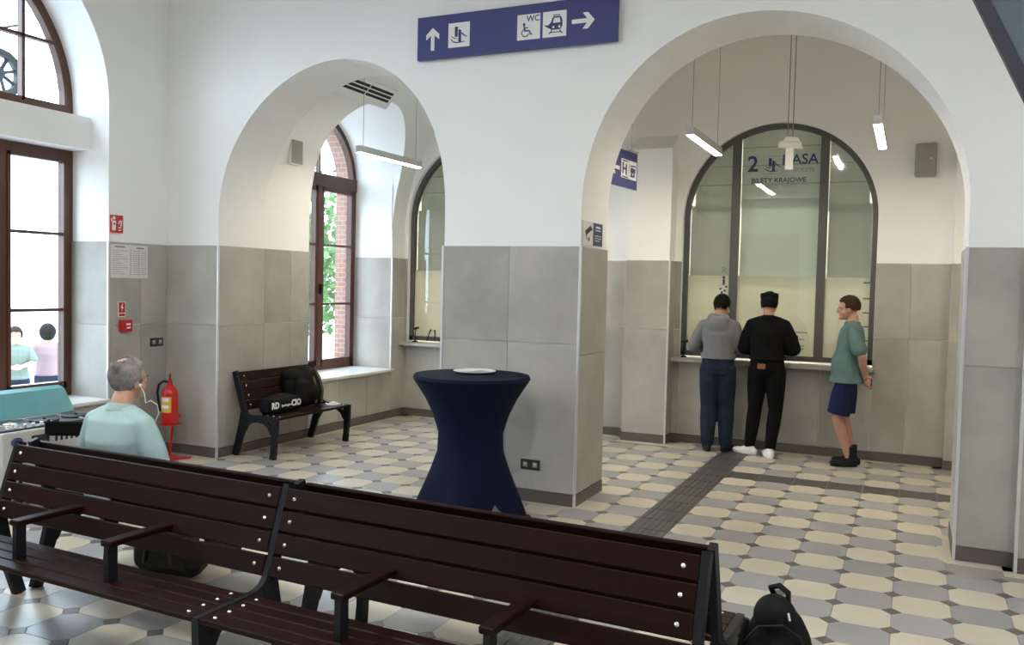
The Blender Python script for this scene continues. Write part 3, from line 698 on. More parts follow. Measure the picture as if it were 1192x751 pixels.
MB().lathe([(.10, 0), (.15, .006), (.165, .016), (.16, .018), (.145, .010), (.01, .007)], 28).build('dish', 'whiteplastic', t, True)
for k, (x, y, r) in enumerate(((-.03, .0, .3), (.04, .02, -.5), (.01, -.04, 1.1))):
    obj('leaflet', MB().box(-.07, .07, -.045, .045, 0, .0015).mesh('leaflet', 'paper'), t, (x, y, .0115 + .003 * k), (0, 0, r))

# ------------------------------------------------------------------ wall fittings
def board(m, pts, fn, d0, d1): m.prism(pts, fn, d0, d1)
t = thing('direction_sign', 'long blue direction sign with white arrows and pictograms above the pier', 'sign', (-3.0, 6.39, 3.82))
SX0, SX1, SH = -.885, .885, .178
MB().bevbox(SX0, SX1, -.018, .018, -SH, SH, .003).build('board', 'signblue', t)
for x in (-.6, .6): MB().box(x - .02, x + .02, .018, .032, -.1, .1).build('bracket', 'alu', t)
FY = -.0185
def plane_shape(name, mt, parent, polys, loc, rot=(0, 0, 0), th=.0012):
    m = MB()
    for p in polys: m.prism(p, lambda u, w, d: (u, d, w), -th, 0)
    o = m.build(name, mt, parent); o.location = loc; o.rotation_euler = rot; return o
def arrow(s): return [[(-.09 * s, -.5 * s), (.09 * s, -.5 * s), (.09 * s, .18 * s), (-.09 * s, .18 * s)], [(-.09 * s, .18 * s), (.09 * s, .18 * s), (.34 * s, -.02 * s), (.34 * s, .22 * s), (0, .52 * s), (-.34 * s, .22 * s), (-.34 * s, -.02 * s)]]
def rotp(polys, a): return [[(x * math.cos(a) - y * math.sin(a), x * math.sin(a) + y * math.cos(a)) for x, y in p] for p in polys]
def sq(s): return [(-s, -s), (s, -s), (s, s), (-s, s)]
def disc(cx, cy, r, n=14): return [(cx + r * math.cos(2 * PI * k / n), cy + r * math.sin(2 * PI * k / n)) for k in range(n)]
def seg(x0, y0, x1, y1, w):
    d = Vector((x1 - x0, y1 - y0)).normalized(); nx, ny = -d.y * w / 2, d.x * w / 2
    return [(x0 + nx, y0 + ny), (x0 - nx, y0 - ny), (x1 - nx, y1 - ny), (x1 + nx, y1 + ny)]
def ringp(cx, cy, r, w, a0=0, a1=2 * PI, n=14):
    return [[(cx + r * math.cos(a), cy + r * math.sin(a)), (cx + (r - w) * math.cos(a), cy + (r - w) * math.sin(a)), (cx + (r - w) * math.cos(b), cy + (r - w) * math.sin(b)), (cx + r * math.cos(b), cy + r * math.sin(b))] for a, b in ((a0 + (a1 - a0) * k / n, a0 + (a1 - a0) * (k + 1) / n) for k in range(n))]
plane_shape('arrow', 'white', t, arrow(.185), (-.735, FY, -.015))
p = plane_shape('pictogram_panel', 'white', t, [sq(.10)], (-.485, FY, 0)); ticket_icon('bluedark', p, (0, -.0013, 0), (0, 0, 0), .18)
p = plane_shape('pictogram_panel', 'white', t, [sq(.10)], (.145, FY, 0))
text('WC', .066, 'bluedark', p, (.038, -.0014, .062), RX, 'lettering', .0006, 'CENTER', .0012)
plane_shape('wheelchair_symbol', 'bluedark', p, [disc(-.040, .022, .012), seg(-.040, .01, -.030, -.035, .014), seg(-.030, -.03, .006, -.03, .012), seg(.006, -.03, .020, -.062, .012), seg(-.037, -.006, -.003, -.008, .008), seg(.018, -.062, .034, -.058, .008)] + ringp(-.028, -.045, .034, .008, PI * .65, PI * 1.95), (0, -.0013, 0))
p = plane_shape('pictogram_panel', 'white', t, [sq(.10)], (.367, FY, 0))
tr = plane_shape('train_symbol', 'bluedark', p, [[(-.03, -.045), (.05, -.045), (.068, -.02), (.066, .03), (.052, .058), (-.01, .06), (-.026, .03)], [(-.026, .02), (-.026, -.04), (-.05, -.03), (-.09, -.005), (-.05, -.005)], [(-.012, .065), (.045, .065), (.05, .072), (-.016, .072)]] + [seg(-.02, -.05, -.045, -.075, .009), seg(.045, -.05, .068, -.078, .009), seg(-.03, -.064, .055, -.064, .007)], (0, -.0013, 0))
plane_shape('train_window', 'white', tr, [[(-.012, .008), (.05, .008), (.044, .046), (-.004, .046)], disc(-.008, -.024, .010), disc(.042, -.024, .010)], (0, -.0013, 0))
plane_shape('arrow', 'white', t, rotp(arrow(.185), -PI / 2), (.605, FY, 0))

t = thing('notice_sign', 'half white half blue information sign on the side of the middle pier', 'sign', (AR0 + .0045, 6.69, 2.19), PI / 2)
MB().box(-.235, .235, -.006, .003, -.095, .098).build('board', 'paper', t)
plane_shape('blue_field', 'bluedark', t, [[(.0, -.09), (.23, -.09), (.23, .093), (.0, .093)]], (0, -.0062, 0))
plane_shape('lettering_rule', 'white', t, [seg(.06, .06, .17, .06, .014), seg(.05, .035, .18, .035, .008), seg(.04, -.01, .2, -.01, .006), seg(.04, -.03, .2, -.03, .006), seg(.04, -.05, .16, -.05, .006)], (0, -.0075, 0))
plane_shape('camera_symbol', 'ink', t, [seg(-.18, .0, -.06, .045, .04), seg(-.16, -.005, -.15, -.05, .012), seg(-.07, .06, -.03, .03, .02), disc(-.1, -.045, .016)], (0, -.0062, 0))

# hanging sign seen through the wide arch
t = thing('hanging_sign', 'small blue sign with arrow and pictograms hanging in the ticket lobby', 'sign', (-2.64, 8.0, 2.93), PI / 2 - .10)
MB().bevbox(-.52, .52, -.015, .015, -.18, .18, .003).build('board', 'signblue', t)
plane_shape('arrow', 'white', t, rotp(arrow(.19), PI / 2), (-.02, -.0155, -.01))
p = plane_shape('pictogram_panel', 'white', t, [sq(.092)], (.205, -.0155, 0)); plane_shape('ticket_symbol', 'bluedark', p, [seg(-.05, -.05, -.05, .06, .03), seg(.03, -.06, .03, .05, .03), seg(-.05, .0, .04, .0, .02), seg(-.07, -.08, .07, -.08, .012), seg(-.06, .075, .06, .075, .012)], (0, -.0013, 0))
p = plane_shape('pictogram_panel', 'white', t, [sq(.092)], (.40, -.0155, 0)); plane_shape('bus_symbol', 'bluedark', p, [seg(-.07, .04, .07, .05, .014), seg(-.06, -.0, .06, .0, .05), seg(-.06, -.06, .05, -.055, .016), disc(-.03, -.045, .02), disc(.03, -.045, .02)], (0, -.0013, 0))
for x in (-.4, .4): MB().tube([(x, 0, .18), (x, 0, LC - 2.93)], .008, 6).build('hanger_rod', 'lampbody', t)
MB().box(.3, .5, -.03, .03, .18, .20).build('hanger_bracket', 'lampbody', t)

# pictogram lamp hanging in the middle of the wide arch
t = thing('exit_luminaire', 'white hanging emergency luminaire with a vertical panel in the wide arch', 'lamp', (-1.07, 8.3, 2.88), .25)
MB().bevbox(-.035, .035, -.004, .004, 0, .20, .002).build('blade', 'whiteplastic', t); MB().bevbox(-.10, .10, -.035, .035, .20, .255, .012).prism([(-.11, .20), (.12, .19), (.07, .29), (-.03, .30)], XZ, -.012, .012).build('housing', 'whiteplastic', t)
for x in (-.02, .025): MB().tube([(x, 0, .28), (x, 0, LC - 2.88)], .0045, 6).build('cable', 'wire', t)
MB().box(-.035, .04, -.02, .02, LC - 2.88 - .02, LC - 2.88).build('ceiling_rose', 'whiteplastic', t)

# LED pendants of the lobby
lampl = None
def pendant(x, y0, y1, z, label, top=LC, led='led'):
    o = thing('pendant_lamp', label, 'lamp', (x, (y0 + y1) / 2, z), 0, 'slim pendant lamps of the ticket lobby'); h = (y1 - y0) / 2
    MB().box(-.034, .034, -h, h, 0, .07).build('housing', 'lampbody', o); MB().box(-.030, .030, -h + .012, h - .012, -.006, .002).build('diffuser', led, o)
    for s in (-1, 1): MB().tube([(0, s * (h - .08), .07), (0, s * (h - .08), top - z)], .0025, 5).build('wire', 'wire', o)
    return o
pendant(-5.2, 7.42, 8.62, 3.085, 'slim pendant lamp hanging in the narrow left arch', 4.16)
pendant(-3.45, 7.42, 8.62, 3.085, 'slim pendant lamp hidden behind the middle pier')
pendant(-1.80, 7.48, 8.72, 3.10, 'slim glowing pendant lamp left of the hanging luminaire')
pendant(-.295, 7.40, 8.65, 3.09, 'slim glowing pendant lamp right of the hanging luminaire')
pendant(1.25, 7.40, 8.65, 3.09, 'slim pendant lamp behind the right-hand wall')

for k, x in enumerate((-4.4, -1.4, 1.6)): pendant(x, 1.0, 2.6, 4.3, ('left', 'middle', 'right')[k] + ' slim pendant added out of view to brighten the hall', HC, 'hallfill')  # added fill: three unseen pendants that brighten the hall and its front wall
# air unit above the lobby window
ux = -5.60; uz = vz(ux); sl = Vector((1, VZ / VX * ((VC - ux) / VX) / math.sqrt(1 - ((ux - VC) / VX) ** 2))).normalized(); nn = Vector((sl.y, -sl.x))
t = thing('air_unit', 'white air outlet with black slots on the vault above the lobby window', 'vent', (ux, 8.06, uz))
def slope(a0, a1, n0, n1): return [tuple(sl * a + nn * n_) for a, n_ in ((a0, n0), (a1, n0), (a1, n1), (a0, n1))]
XYZ = lambda u, w, d: (u, d, w)
MB().prism(slope(-.13, .13, -.05, .028), XYZ, -.62, .56).build('casing', 'plaster', t)
for k in range(3):
    for y0_, y1_ in ((-.43, .03), (.05, .50)): MB().prism(slope(-.045 + .05 * k, -.012 + .05 * k, .024, .0295), XYZ, y0_, y1_).build('slot', 'slot', t)

# loudspeakers
t = thing('wall_speaker', 'grey loudspeaker on the lobby wall in the narrow arch', 'speaker', (XB, 7.42, 3.13))
MB().bevbox(.0, .03, -.05, .05, -.05, .05, .002).build('bracket', 'greyplastic', t)
m = MB(); m.prism([(-.075, .03), (.075, .03), (.10, .14), (-.10, .14)], lambda u, w, d: (w, u, d), -.145, .145); m.build('cabinet', 'whiteplastic', t)
MB().bevbox(.139, .144, -.09, .09, -.135, .135, .001).build('grille', 'greyplastic', t)
t = thing('wall_speaker', 'olive grey loudspeaker on the ticket wall right of the window', 'speaker', (.075, YK, 3.13))
MB().bevbox(-.10, .10, -.11, -.002, -.165, .165, .012).build('cabinet', 'greyplastic', t); MB().bevbox(-.09, .09, -.115, -.108, -.155, .155, .002).build('grille', 'greyplastic', t); MB().ell((.045, -.116, .01), (.014, .003, .014), n=10, m=6).build('badge', 'lampbody', t, True)

# fire notices on the hall wall (faces +X: local x runs along world +Y after the turn)
def wall_plate(name, label, cat, y, z, w, h, mt, th=.004): 
    o = thing(name, label, cat, (XL + .0105, y, z), PI / 2); MB().box(-w / 2, w / 2, -th - .002, 0, -h / 2, h / 2).build('plate', mt, o); return o, -th - .0022
t, f = wall_plate('hydrant_sign', 'red sign with white figure and hose symbol on the white wall', 'sign', 5.805, 2.245, .145, .165, 'red')
plane_shape('symbol', 'white', t, [disc(-.03, .055, .016), [(-.052, -.06), (-.012, -.06), (-.008, .03), (-.05, .03)], seg(-.05, .02, -.06, .05, .012)] + [seg(.02, -.06, .05, -.052, .012), seg(.015, -.035, .05, -.03, .01), seg(.02, .0, .03, .02, .012), seg(.045, -.02, .055, .03, .012), seg(.022, .025, .05, .03, .01)], (0, f, 0)); plane_shape('hose_dot', 'ink', t, [disc(-.028, .0, .010)], (0, f - .0014, 0))
t, f = wall_plate('notice_sheet', 'printed white notice sheet at the top of the stone cladding', 'notice', 5.955, 1.90, .43, .315, 'paper', .002)
rows = [seg(-.17, .135, -.05, .135, .014), seg(.08, .13, .17, .13, .012)]
for k in range(12): rows += [seg(-.2, .10 - .02 * k, -.02 - .03 * ((k * 7) % 4), .10 - .02 * k, .0035), seg(.03, .10 - .02 * k, .1, .10 - .02 * k, .0035), seg(.115, .10 - .02 * k, .2, .10 - .02 * k, .0035)]
plane_shape('printed_line', 'greyink', t, rows, (0, f, 0), th=.0006)
plane_shape('table_column', 'leather', t, [seg(.012, .12, .012, -.14, .004), seg(.107, .12, .107, -.14, .003)], (0, f, 0), th=.0006)
t, f = wall_plate('alarm_sign', 'small red and white alarm sign above the red call box', 'sign', 5.868, 1.445, .082, .145, 'white')
plane_shape('red_field', 'red', t, [[(-.035, -.03), (.035, -.03), (.035, .066), (-.035, .066)], seg(-.034, -.052, .034, -.052, .022)], (0, f, 0)); plane_shape('flash_symbol', 'white', t, [[(.004, .055), (-.018, .012), (-.002, .012), (-.006, -.022), (.018, .024), (.002, .024), (.012, .055)]], (0, f - .0014, 0))
t = thing('alarm_call_box', 'small red fire alarm call box on the stone cladding', 'alarm', (XL + .0105, 5.895, 1.29), PI / 2)
MB().bevbox(-.06, .06, -.05, 0, -.055, .055, .006).build('case', 'red', t); plane_shape('printed_mark', 'white', t, [seg(-.02, .015, .03, .015, .02), seg(-.015, -.02, .03, -.015, .016)], (.005, -.0505, 0))
def switch(label, loc, rotz, w=.15):
    o = thing('wall_socket', label, 'socket', loc, rotz); MB().bevbox(-w / 2, w / 2, -.011, 0, -.042, .042, .003).build('plate', 'plate', o)
    for s in (-1, 1): MB().bevbox(s * w / 4 - .02, s * w / 4 + .02, -.014, -.010, -.020, .020, .002).build('insert', 'greyplastic', o)
    for s in (-1, 1): MB().box(s * w / 4 - .010, s * w / 4 + .012, -.0155, -.0135, .004, .012).build('cover_glint', 'whiteplastic', o)
switch('black double socket on the hall wall above the fire extinguisher', (XL + .0105, 6.285, 1.115), PI / 2, .16)
switch('black double socket low on the front of the middle pier', (-2.767, YF - .0105, .304), 0, .17)

# ------------------------------------------------------------------ fire extinguisher
t = thing('fire_extinguisher', 'red fire extinguisher with black hose on a floor stand', 'extinguisher', (-6.47, 6.17, 0))
MB().lathe([(.06, .345), (.074, .36), (.076, .38), (.076, .63), (.070, .67), (.045, .70), (.026, .715), (.026, .735)], 24).build('cylinder', 'red', t, True)
st = MB().box(-.10, .10, -.10, .10, 0, .012); st.tube([(-.07, .06, .012), (-.05, .085, .30), (-.05, .085, .62)], .013, 8); st.box(-.06, .06, .06, .09, .40, .43); st.box(-.07, .07, -.07, .08, .33, .345); st.build('stand', 'red', t)
MB().tube([(-.17, -.10, .013), (-.11, -.02, .013), (.10, .06, .013), (.17, .1, .013)], .012, 8).build('stand_foot', 'red', t)
hd = MB().tube([(0, 0, .73), (0, 0, .765)], .02, 10); hd.tube([(-.01, -.0, .765), (.03, -.03, .80), (.075, -.07, .835)], .010, 8); hd.tube([(0, 0, .76), (.07, -.06, .78)], .009, 8); hd.build('valve_and_lever', 'red', t)
MB().tube([(0, 0, .745), (-.06, -.02, .755), (-.115, -.03, .72), (-.13, -.035, .64), (-.105, -.04, .55), (-.085, -.04, .46)], .012, 8).build('hose', 'rubber', t, True)
lab = MB(); nseg = 12
for k in range(nseg):
    a0, a1 = -PI * .75 + PI * .55 * k / nseg, -PI * .75 + PI * .55 * (k + 1) / nseg
    lab.add([(.0772 * math.cos(a), .0772 * math.sin(a), z) for a, z in ((a0, .46), (a1, .46), (a1, .61), (a0, .61))], [(0, 1, 2, 3)])
lb = lab.build('label', 'yellow', t, True)
for z0, z1, mt_ in ((.565, .60, 'paper'), (.50, .53, 'white')):
    l2 = MB()
    for k in range(2, 10):
        a0, a1 = -PI * .75 + PI * .55 * k / nseg, -PI * .75 + PI * .55 * (k + 1) / nseg
        l2.add([(.0778 * math.cos(a), .0778 * math.sin(a), z) for a, z in ((a0, z0), (a1, z0), (a1, z1), (a0, z1))], [(0, 1, 2, 3)])
    l2.build('label_band', mt_, lb)

# ------------------------------------------------------------------ old recording desk by the window
t = thing('retro_console', 'old grey audio console with an open teal lid under the hall window', 'console', (-6.27, 4.72, 0))
MB().bevbox(-.24, .24, -.55, .42, .06, .575, .008).build('cabinet', 'cabinet', t)
for x in (-.2, .2):
    for y in (-.5, .38): MB().box(x - .02, x + .02, y - .02, y + .02, 0, .062).build('foot', 'rubber', t)
MB().box(-.23, .20, -.54, .41, .575, .59).build('control_deck', 'plate', t)
li = MB(); li.prism([(-.245, .60), (-.235, .60), (-.36, .77), (-.40, .795), (-.41, .785), (-.372, .76)], lambda u, w, d: (u, d, w), -.56, .43); li.prism([(-.23, .598), (-.22, .598), (-.35, .785), (-.40, .808), (-.405, .798)], lambda u, w, d: (u, d, w), -.53, .40); li.build('lid', 'tealpaint', t)
for k in range(9): MB().box(.2395, .2435, -.12 + .045 * k, -.10 + .045 * k, .46, .535).build('vent_slot', 'slot', t)
MB().box(.2395, .2435, -.32, -.17, .455, .53).build('nameplate', 'plate', t)
for k, (y, r) in enumerate(((-.47, .05), (-.34, .05), (-.05, .11), (.24, .11))):
    MB().lathe([(r, .59), (r, .602), (r * .9, .606), (.012, .606), (.012, .616), (.004, .616)], 18, (.02, y, 0)).build('reel' if r > .1 else 'meter', 'rubber' if r > .1 else 'dial', t, True)
for k in range(6): MB().lathe([(.016, .59), (.014, .612), (.003, .614)], 10, (.15, -.45 + .07 * k, 0)).build('knob', 'chrome' if k == 2 else 'whiteplastic', t, True)
for k in range(3): MB().box(-.15, .17, -.41 + .3 * k, -.405 + .3 * k, .59, .60).build('deck_divider', 'dial', t)
m = MB(); m.ell((.2445, -.44, .50), (.002, .05, .035), n=12, m=6); m.build('badge', 'signblue', t, True)
# dark folding chair at the picture's left edge
t = thing('dark_chair', 'black chair with blue seat edge at the left end of the benches', 'chair', (-5.62, 4.33, 0), .5)
MB().bevbox(-.21, .21, -.21, .21, .42, .47, .01).build('seat', 'blackcloth', t); MB().box(-.21, .21, -.22, -.21, .425, .455).build('seat_edge', 'signblue', t)
for x in (-.19, .19):
    for y in (-.19, .19): MB().tube([(x, y, 0), (x, y, .43)], .013, 8).build('leg', 'iron', t)
    MB().tube([(x, .19, .43), (x, .24, .66)], .013, 8).build('back_post', 'iron', t)
MB().bevbox(-.21, .21, .205, .24, .54, .65, .01).build('backrest', 'blackcloth', t)

# ------------------------------------------------------------------ bags
def soft(name, parent, mt, pieces, voxel=.008, it=8, loc=None):
    m = MB()
    for kind, *a in pieces:
        if kind == 'e': m.ell(*a)
        elif kind == 'b': m.bevbox(*a)
        else: m.tube(*a)
    return blobobj(name, m, mt, parent, voxel, it, loc)
t = thing('travel_backpack', 'bulky black backpack with olive stripes on the lobby bench', 'backpack', (-5.92, 7.48, .413))
soft('body', t, 'nylon', [('b', -.13, .14, -.22, .20, 0, .32, .06), ('e', (-.02, .02, .29), (.15, .21, .14)), ('e', (.08, .05, .15), (.10, .15, .13)), ('e', (-.03, -.16, .22), (.10, .12, .16))], .01, 10)
soft('top_flap', t, 'nylon', [('e', (-.03, -.12, .33), (.12, .15, .075)), ('e', (0, .08, .36), (.10, .10, .04))], .009, 6)
for y in (.02, .12): MB().tube([(.07, y, .385), (.125, y + .01, .29), (.158, y + .02, .17), (.14, y + .03, .03)], .016, 8).build('olive_stripe', 'olive', t, True)
MB().tube([(-.02, -.02, .38), (0, .03, .43), (.0, .09, .41)], .011, 8).build('handle', 'nylon', t, True)
t = thing('sports_bag', 'flat black bag with white letters on the lobby bench', 'bag', (-5.80, 7.02, .413))
soft('body', t, 'nylon', [('b', -.08, .08, -.29, .20, 0, .16, .03), ('e', (-.02, -.05, .13), (.08, .24, .06))], .009, 6)
text('RD', .085, 'white', t, (.084, -.215, .085), (PI / 2, 0, PI / 2), 'lettering', .001, 'CENTER', .004)
text('CIO', .085, 'white', t, (.084, .105, .088), (PI / 2, 0, PI / 2), 'lettering', .001, 'CENTER', .004)
m = MB()
for k in range(6): m.box(.082, .085, -.12 + .026 * k, -.10 + .026 * k + .004 * (k % 2), .062 + .006 * (k % 3), .088 - .005 * (k % 2))
m.build('small_emblem', 'white', t)
t = tag(MB().add([(0, 0, 0), (.09, .02, 0), (.10, .16, .0), (.0, .15, 0), (.02, .04, .02), (.08, .05, .028), (.075, .13, .012), (.02, .12, .03)], [(0, 1, 5, 4), (1, 2, 6, 5), (2, 3, 7, 6), (3, 0, 4, 7), (4, 5, 6, 7), (0, 3, 2, 1)]).build('crumpled_wrapper', 'paper', None, False, (-5.74, 7.64, .413)), 'crumpled pale wrapper at the end of the lobby bench', 'wrapper')
t = thing('black_backpack', 'rounded black backpack standing on the floor at the bench end', 'backpack', (-.42, 3.45, 0), -.12)
soft('body', t, 'nylon', [('e', (0, 0, .27), (.150, .11, .29)), ('b', -.13, .13, -.10, .10, .0, .30, .07), ('e', (-.01, -.02, .50), (.085, .075, .09)), ('e', (0, -.06, .20), (.12, .09, .17))], .009, 10)
MB().tube([(-.02, .01, .57), (-.035, .0, .605), (.0, -.01, .622), (.035, -.01, .60), (.035, -.01, .56)], .012, 8).build('grab_handle', 'nylon', t, True)
MB().tube([(.052, -.075, .545), (.062, -.088, .52)], .006, 6).build('zip_puller', 'chrome', t, True)
MB().tube([(-.11, -.05, .48), (-.14, -.06, .33), (-.15, -.05, .18), (-.13, -.02, .06)], .012, 8).build('shoulder_strap', 'nylon', t, True)
MB().tube([(-.11, -.075, .40), (-.05, -.10, .48), (.04, -.095, .50), (.10, -.07, .46), (.13, -.05, .36)], .004, 6).build('zip', 'rubber', t, True)
t = thing('canvas_bag', 'dark olive canvas bag on the floor under the benches', 'bag', (-3.95, 3.78, 0), .1)
soft('body', t, 'camo', [('b', -.24, .24, -.10, .10, 0, .20, .06), ('e', (0, 0, .17), (.20, .10, .07))], .01, 8)
for y in (-.11, .11): MB().tube([(-.1, y, .08), (-.08, y * 1.05, .20), (0, y * .6, .29), (.08, y * 1.05, .20), (.1, y, .08)], .010, 8).build('handle', 'bark', t, True)

# ------------------------------------------------------------------ people
def V(*a): return Vector(a)
def limb(m, pts, rs, sub=4):
    """smooth tapered limb through joints"""
    P = [Vector(p) for p in pts]; Q, R = [], []
    for i in range(len(P) - 1):
        for k in range(sub):
            t = k / sub; Q.append(P[i].lerp(P[i + 1], t)); R.append(rs[i] + (rs[i + 1] - rs[i]) * t)
    Q.append(P[-1]); R.append(rs[-1])
    m.tube(Q, R, 14)
    for p, r in zip(P, rs): m.ell(p, (r, r, r), n=12, m=8)
def torso(m, secs, side):
    s = Vector(side).normalized()
    out = []
    for i, (p, a, b) in enumerate(secs):
        d = (Vector(secs[min(i + 1, len(secs) - 1)][0]) - Vector(secs[max(i - 1, 0)][0])).normalized(); w = d.cross(s).normalized()
        out.append((p, a, b, s, w))
    m.sections(out, 22)
def hand(m, w, d, pn, ts, curl=.9, s=1.):
    """w wrist, d pointing direction, pn palm normal, ts towards the thumb"""
    w, d, pn, ts = Vector(w), Vector(d).normalized(), Vector(pn).normalized(), Vector(ts)
    ts = (ts - d * ts.dot(d)).normalized(); pn = d.cross(ts); pn = pn if pn.dot(Vector(pn)) > 0 else -pn
    rot = Matrix((ts, d, pn)).transposed().to_euler()
    m.ell(w + d * .045 * s, (.041 * s, .054 * s, .017 * s), rot, n=14, m=10)
    for k, L_ in enumerate((.072, .080, .075, .058)):
        p = w + d * (.085 - .006 * abs(k - 1.2)) * s + ts * (.029 - .0195 * k) * s; pts = [p - d * .02 * s, p]; a = 0
        for q in range(3):
            a += curl * (.35 + .25 * q); dd = d * math.cos(a) + pn * math.sin(a); p = p + dd * L_ * s * (.44, .32, .24)[q]; pts.append(p)
        m.tube(pts, [.0095 * s, .0092 * s, .0085 * s, .008 * s, .0068 * s], 8)
    p = w + d * .02 * s + ts * .03 * s
    m.tube([p - ts * .012 * s, p + (ts * .7 + d * .6).normalized() * .035 * s, p + (ts * .7 + d * .6).normalized() * .035 * s + (d * .9 + pn * .4).normalized() * .035 * s], [.0125 * s, .0105 * s, .008 * s], 8)
def headshape(m, c, rot):
    R = rot.to_matrix(); c = Vector(c)
    def e(p, r, q=None): m.ell(c + R @ Vector(p), r, (R @ (q.to_matrix() if q else Matrix.Identity(3))).to_euler(), n=18, m=12)
    e((0, -.012, .028), (.075, .097, .094)); e((0, .022, -.03), (.062, .070, .085)); e((0, .038, -.078), (.044, .046, .038)); e((0, .062, .012), (.056, .035, .03))
    e((0, .096, -.022), (.012, .016, .028), Euler((-.35, 0, 0))); e((0, .104, -.038), (.016, .013, .011)); e((0, .082, -.066), (.024, .012, .010)); e((0, .078, -.10), (.022, .018, .016))
    for s in (-1, 1): e((s * .077, -.004, -.022), (.009, .020, .031), Euler((-.2, 0, s * .25))); e((s * .03, .075, .008), (.020, .014, .008)); e((s * .045, .055, -.045), (.022, .024, .022))
def face_parts(parent, c, rot):
    R = rot.to_matrix(); c = Vector(c)
    for s in (-1, 1):
        ey = MB().ell(c + R @ Vector((s * .031, .080, -.010)), (.012, .010, .009), rot, n=10, m=8).build('eye', 'eyewhite', parent, True); MB().ell(c + R @ Vector((s * .031, .0885, -.010)), (.005, .003, .005), rot, n=8, m=6).build('iris', 'ink', ey, True)
        MB().ell(c + R @ Vector((s * .032, .086, .013)), (.020, .006, .004), rot, n=8, m=6).build('eyebrow', 'hairbrown', parent, True)
def hair(parent, c, rot, mt, hairline=.045, nape=-.055, thick=.010, side=-.03, bald=None, name='hair', seed=1):
    rd = random.Random(seed); R = rot.to_matrix(); c = Vector(c); n, mm = 40, 26; m = MB(); keep = []
    for j in range(mm + 1):
        th = PI * j / mm
        for k in range(n):
            ph = 2 * PI * k / n; t = thick + rd.uniform(-.0022, .0022)
            x, y, z = (.075 + t) * math.sin(th) * math.cos(ph), -.012 + (.097 + t) * math.sin(th) * math.sin(ph), .028 + (.094 + t * 1.2) * math.cos(th)
            ok = z > (hairline + .35 * max(0, y - .05) if y > .035 else (side if y > -.015 else nape))
            if bald and (Vector((x, y, z)) - Vector(bald[0])).length < bald[1]: ok = False
            if z < .0 and y < -.03: x *= .93
            m.v.append(tuple(c + R @ Vector((x, y, z)))); keep.append(ok)
    for j in range(mm):
        for k in range(n):
            f = (j * n + k, (j + 1) * n + k, (j + 1) * n + (k + 1) % n, j * n + (k + 1) % n)
            if sum(keep[i] for i in f) >= 3: m.f.append(f); m.m.append(0)
    me = m.mesh(name, mt, True); o = obj(name, me, parent)
    sm = o.modifiers.new('solid', 'SOLIDIFY'); sm.thickness = thick * .9; sm.offset = -1
    return o
def shoe(parent, ank, d, mt, L_=.27, h=.075, name='shoe', collar=0.):
    a = Vector(ank); d = Vector((d[0], d[1], 0)).normalized(); s = Vector((d.y, -d.x, 0)); rot = Matrix((s, d, Vector((0, 0, 1)))).transposed().to_euler(); m = MB(); z0 = a.z - .085
    def at(f, z): return Vector((a.x, a.y, z0 + z)) + d * f
    m.ell(at(.02, .045), (.043, .10, .043), rot); m.ell(at(.12, .034), (.047, .078, .034), rot); m.ell(at(-.045, .04), (.038, .045, .04), rot); m.sections([(at(.05, .0), .040, .135, s, d), (at(.05, .02), .045, .14, s, d)], 18)
    m.tube([at(-.01, .05), at(-.008, .105 + collar)], [.046, .044], 14)
    return blobobj(name, m, mt, parent, .007, 4)

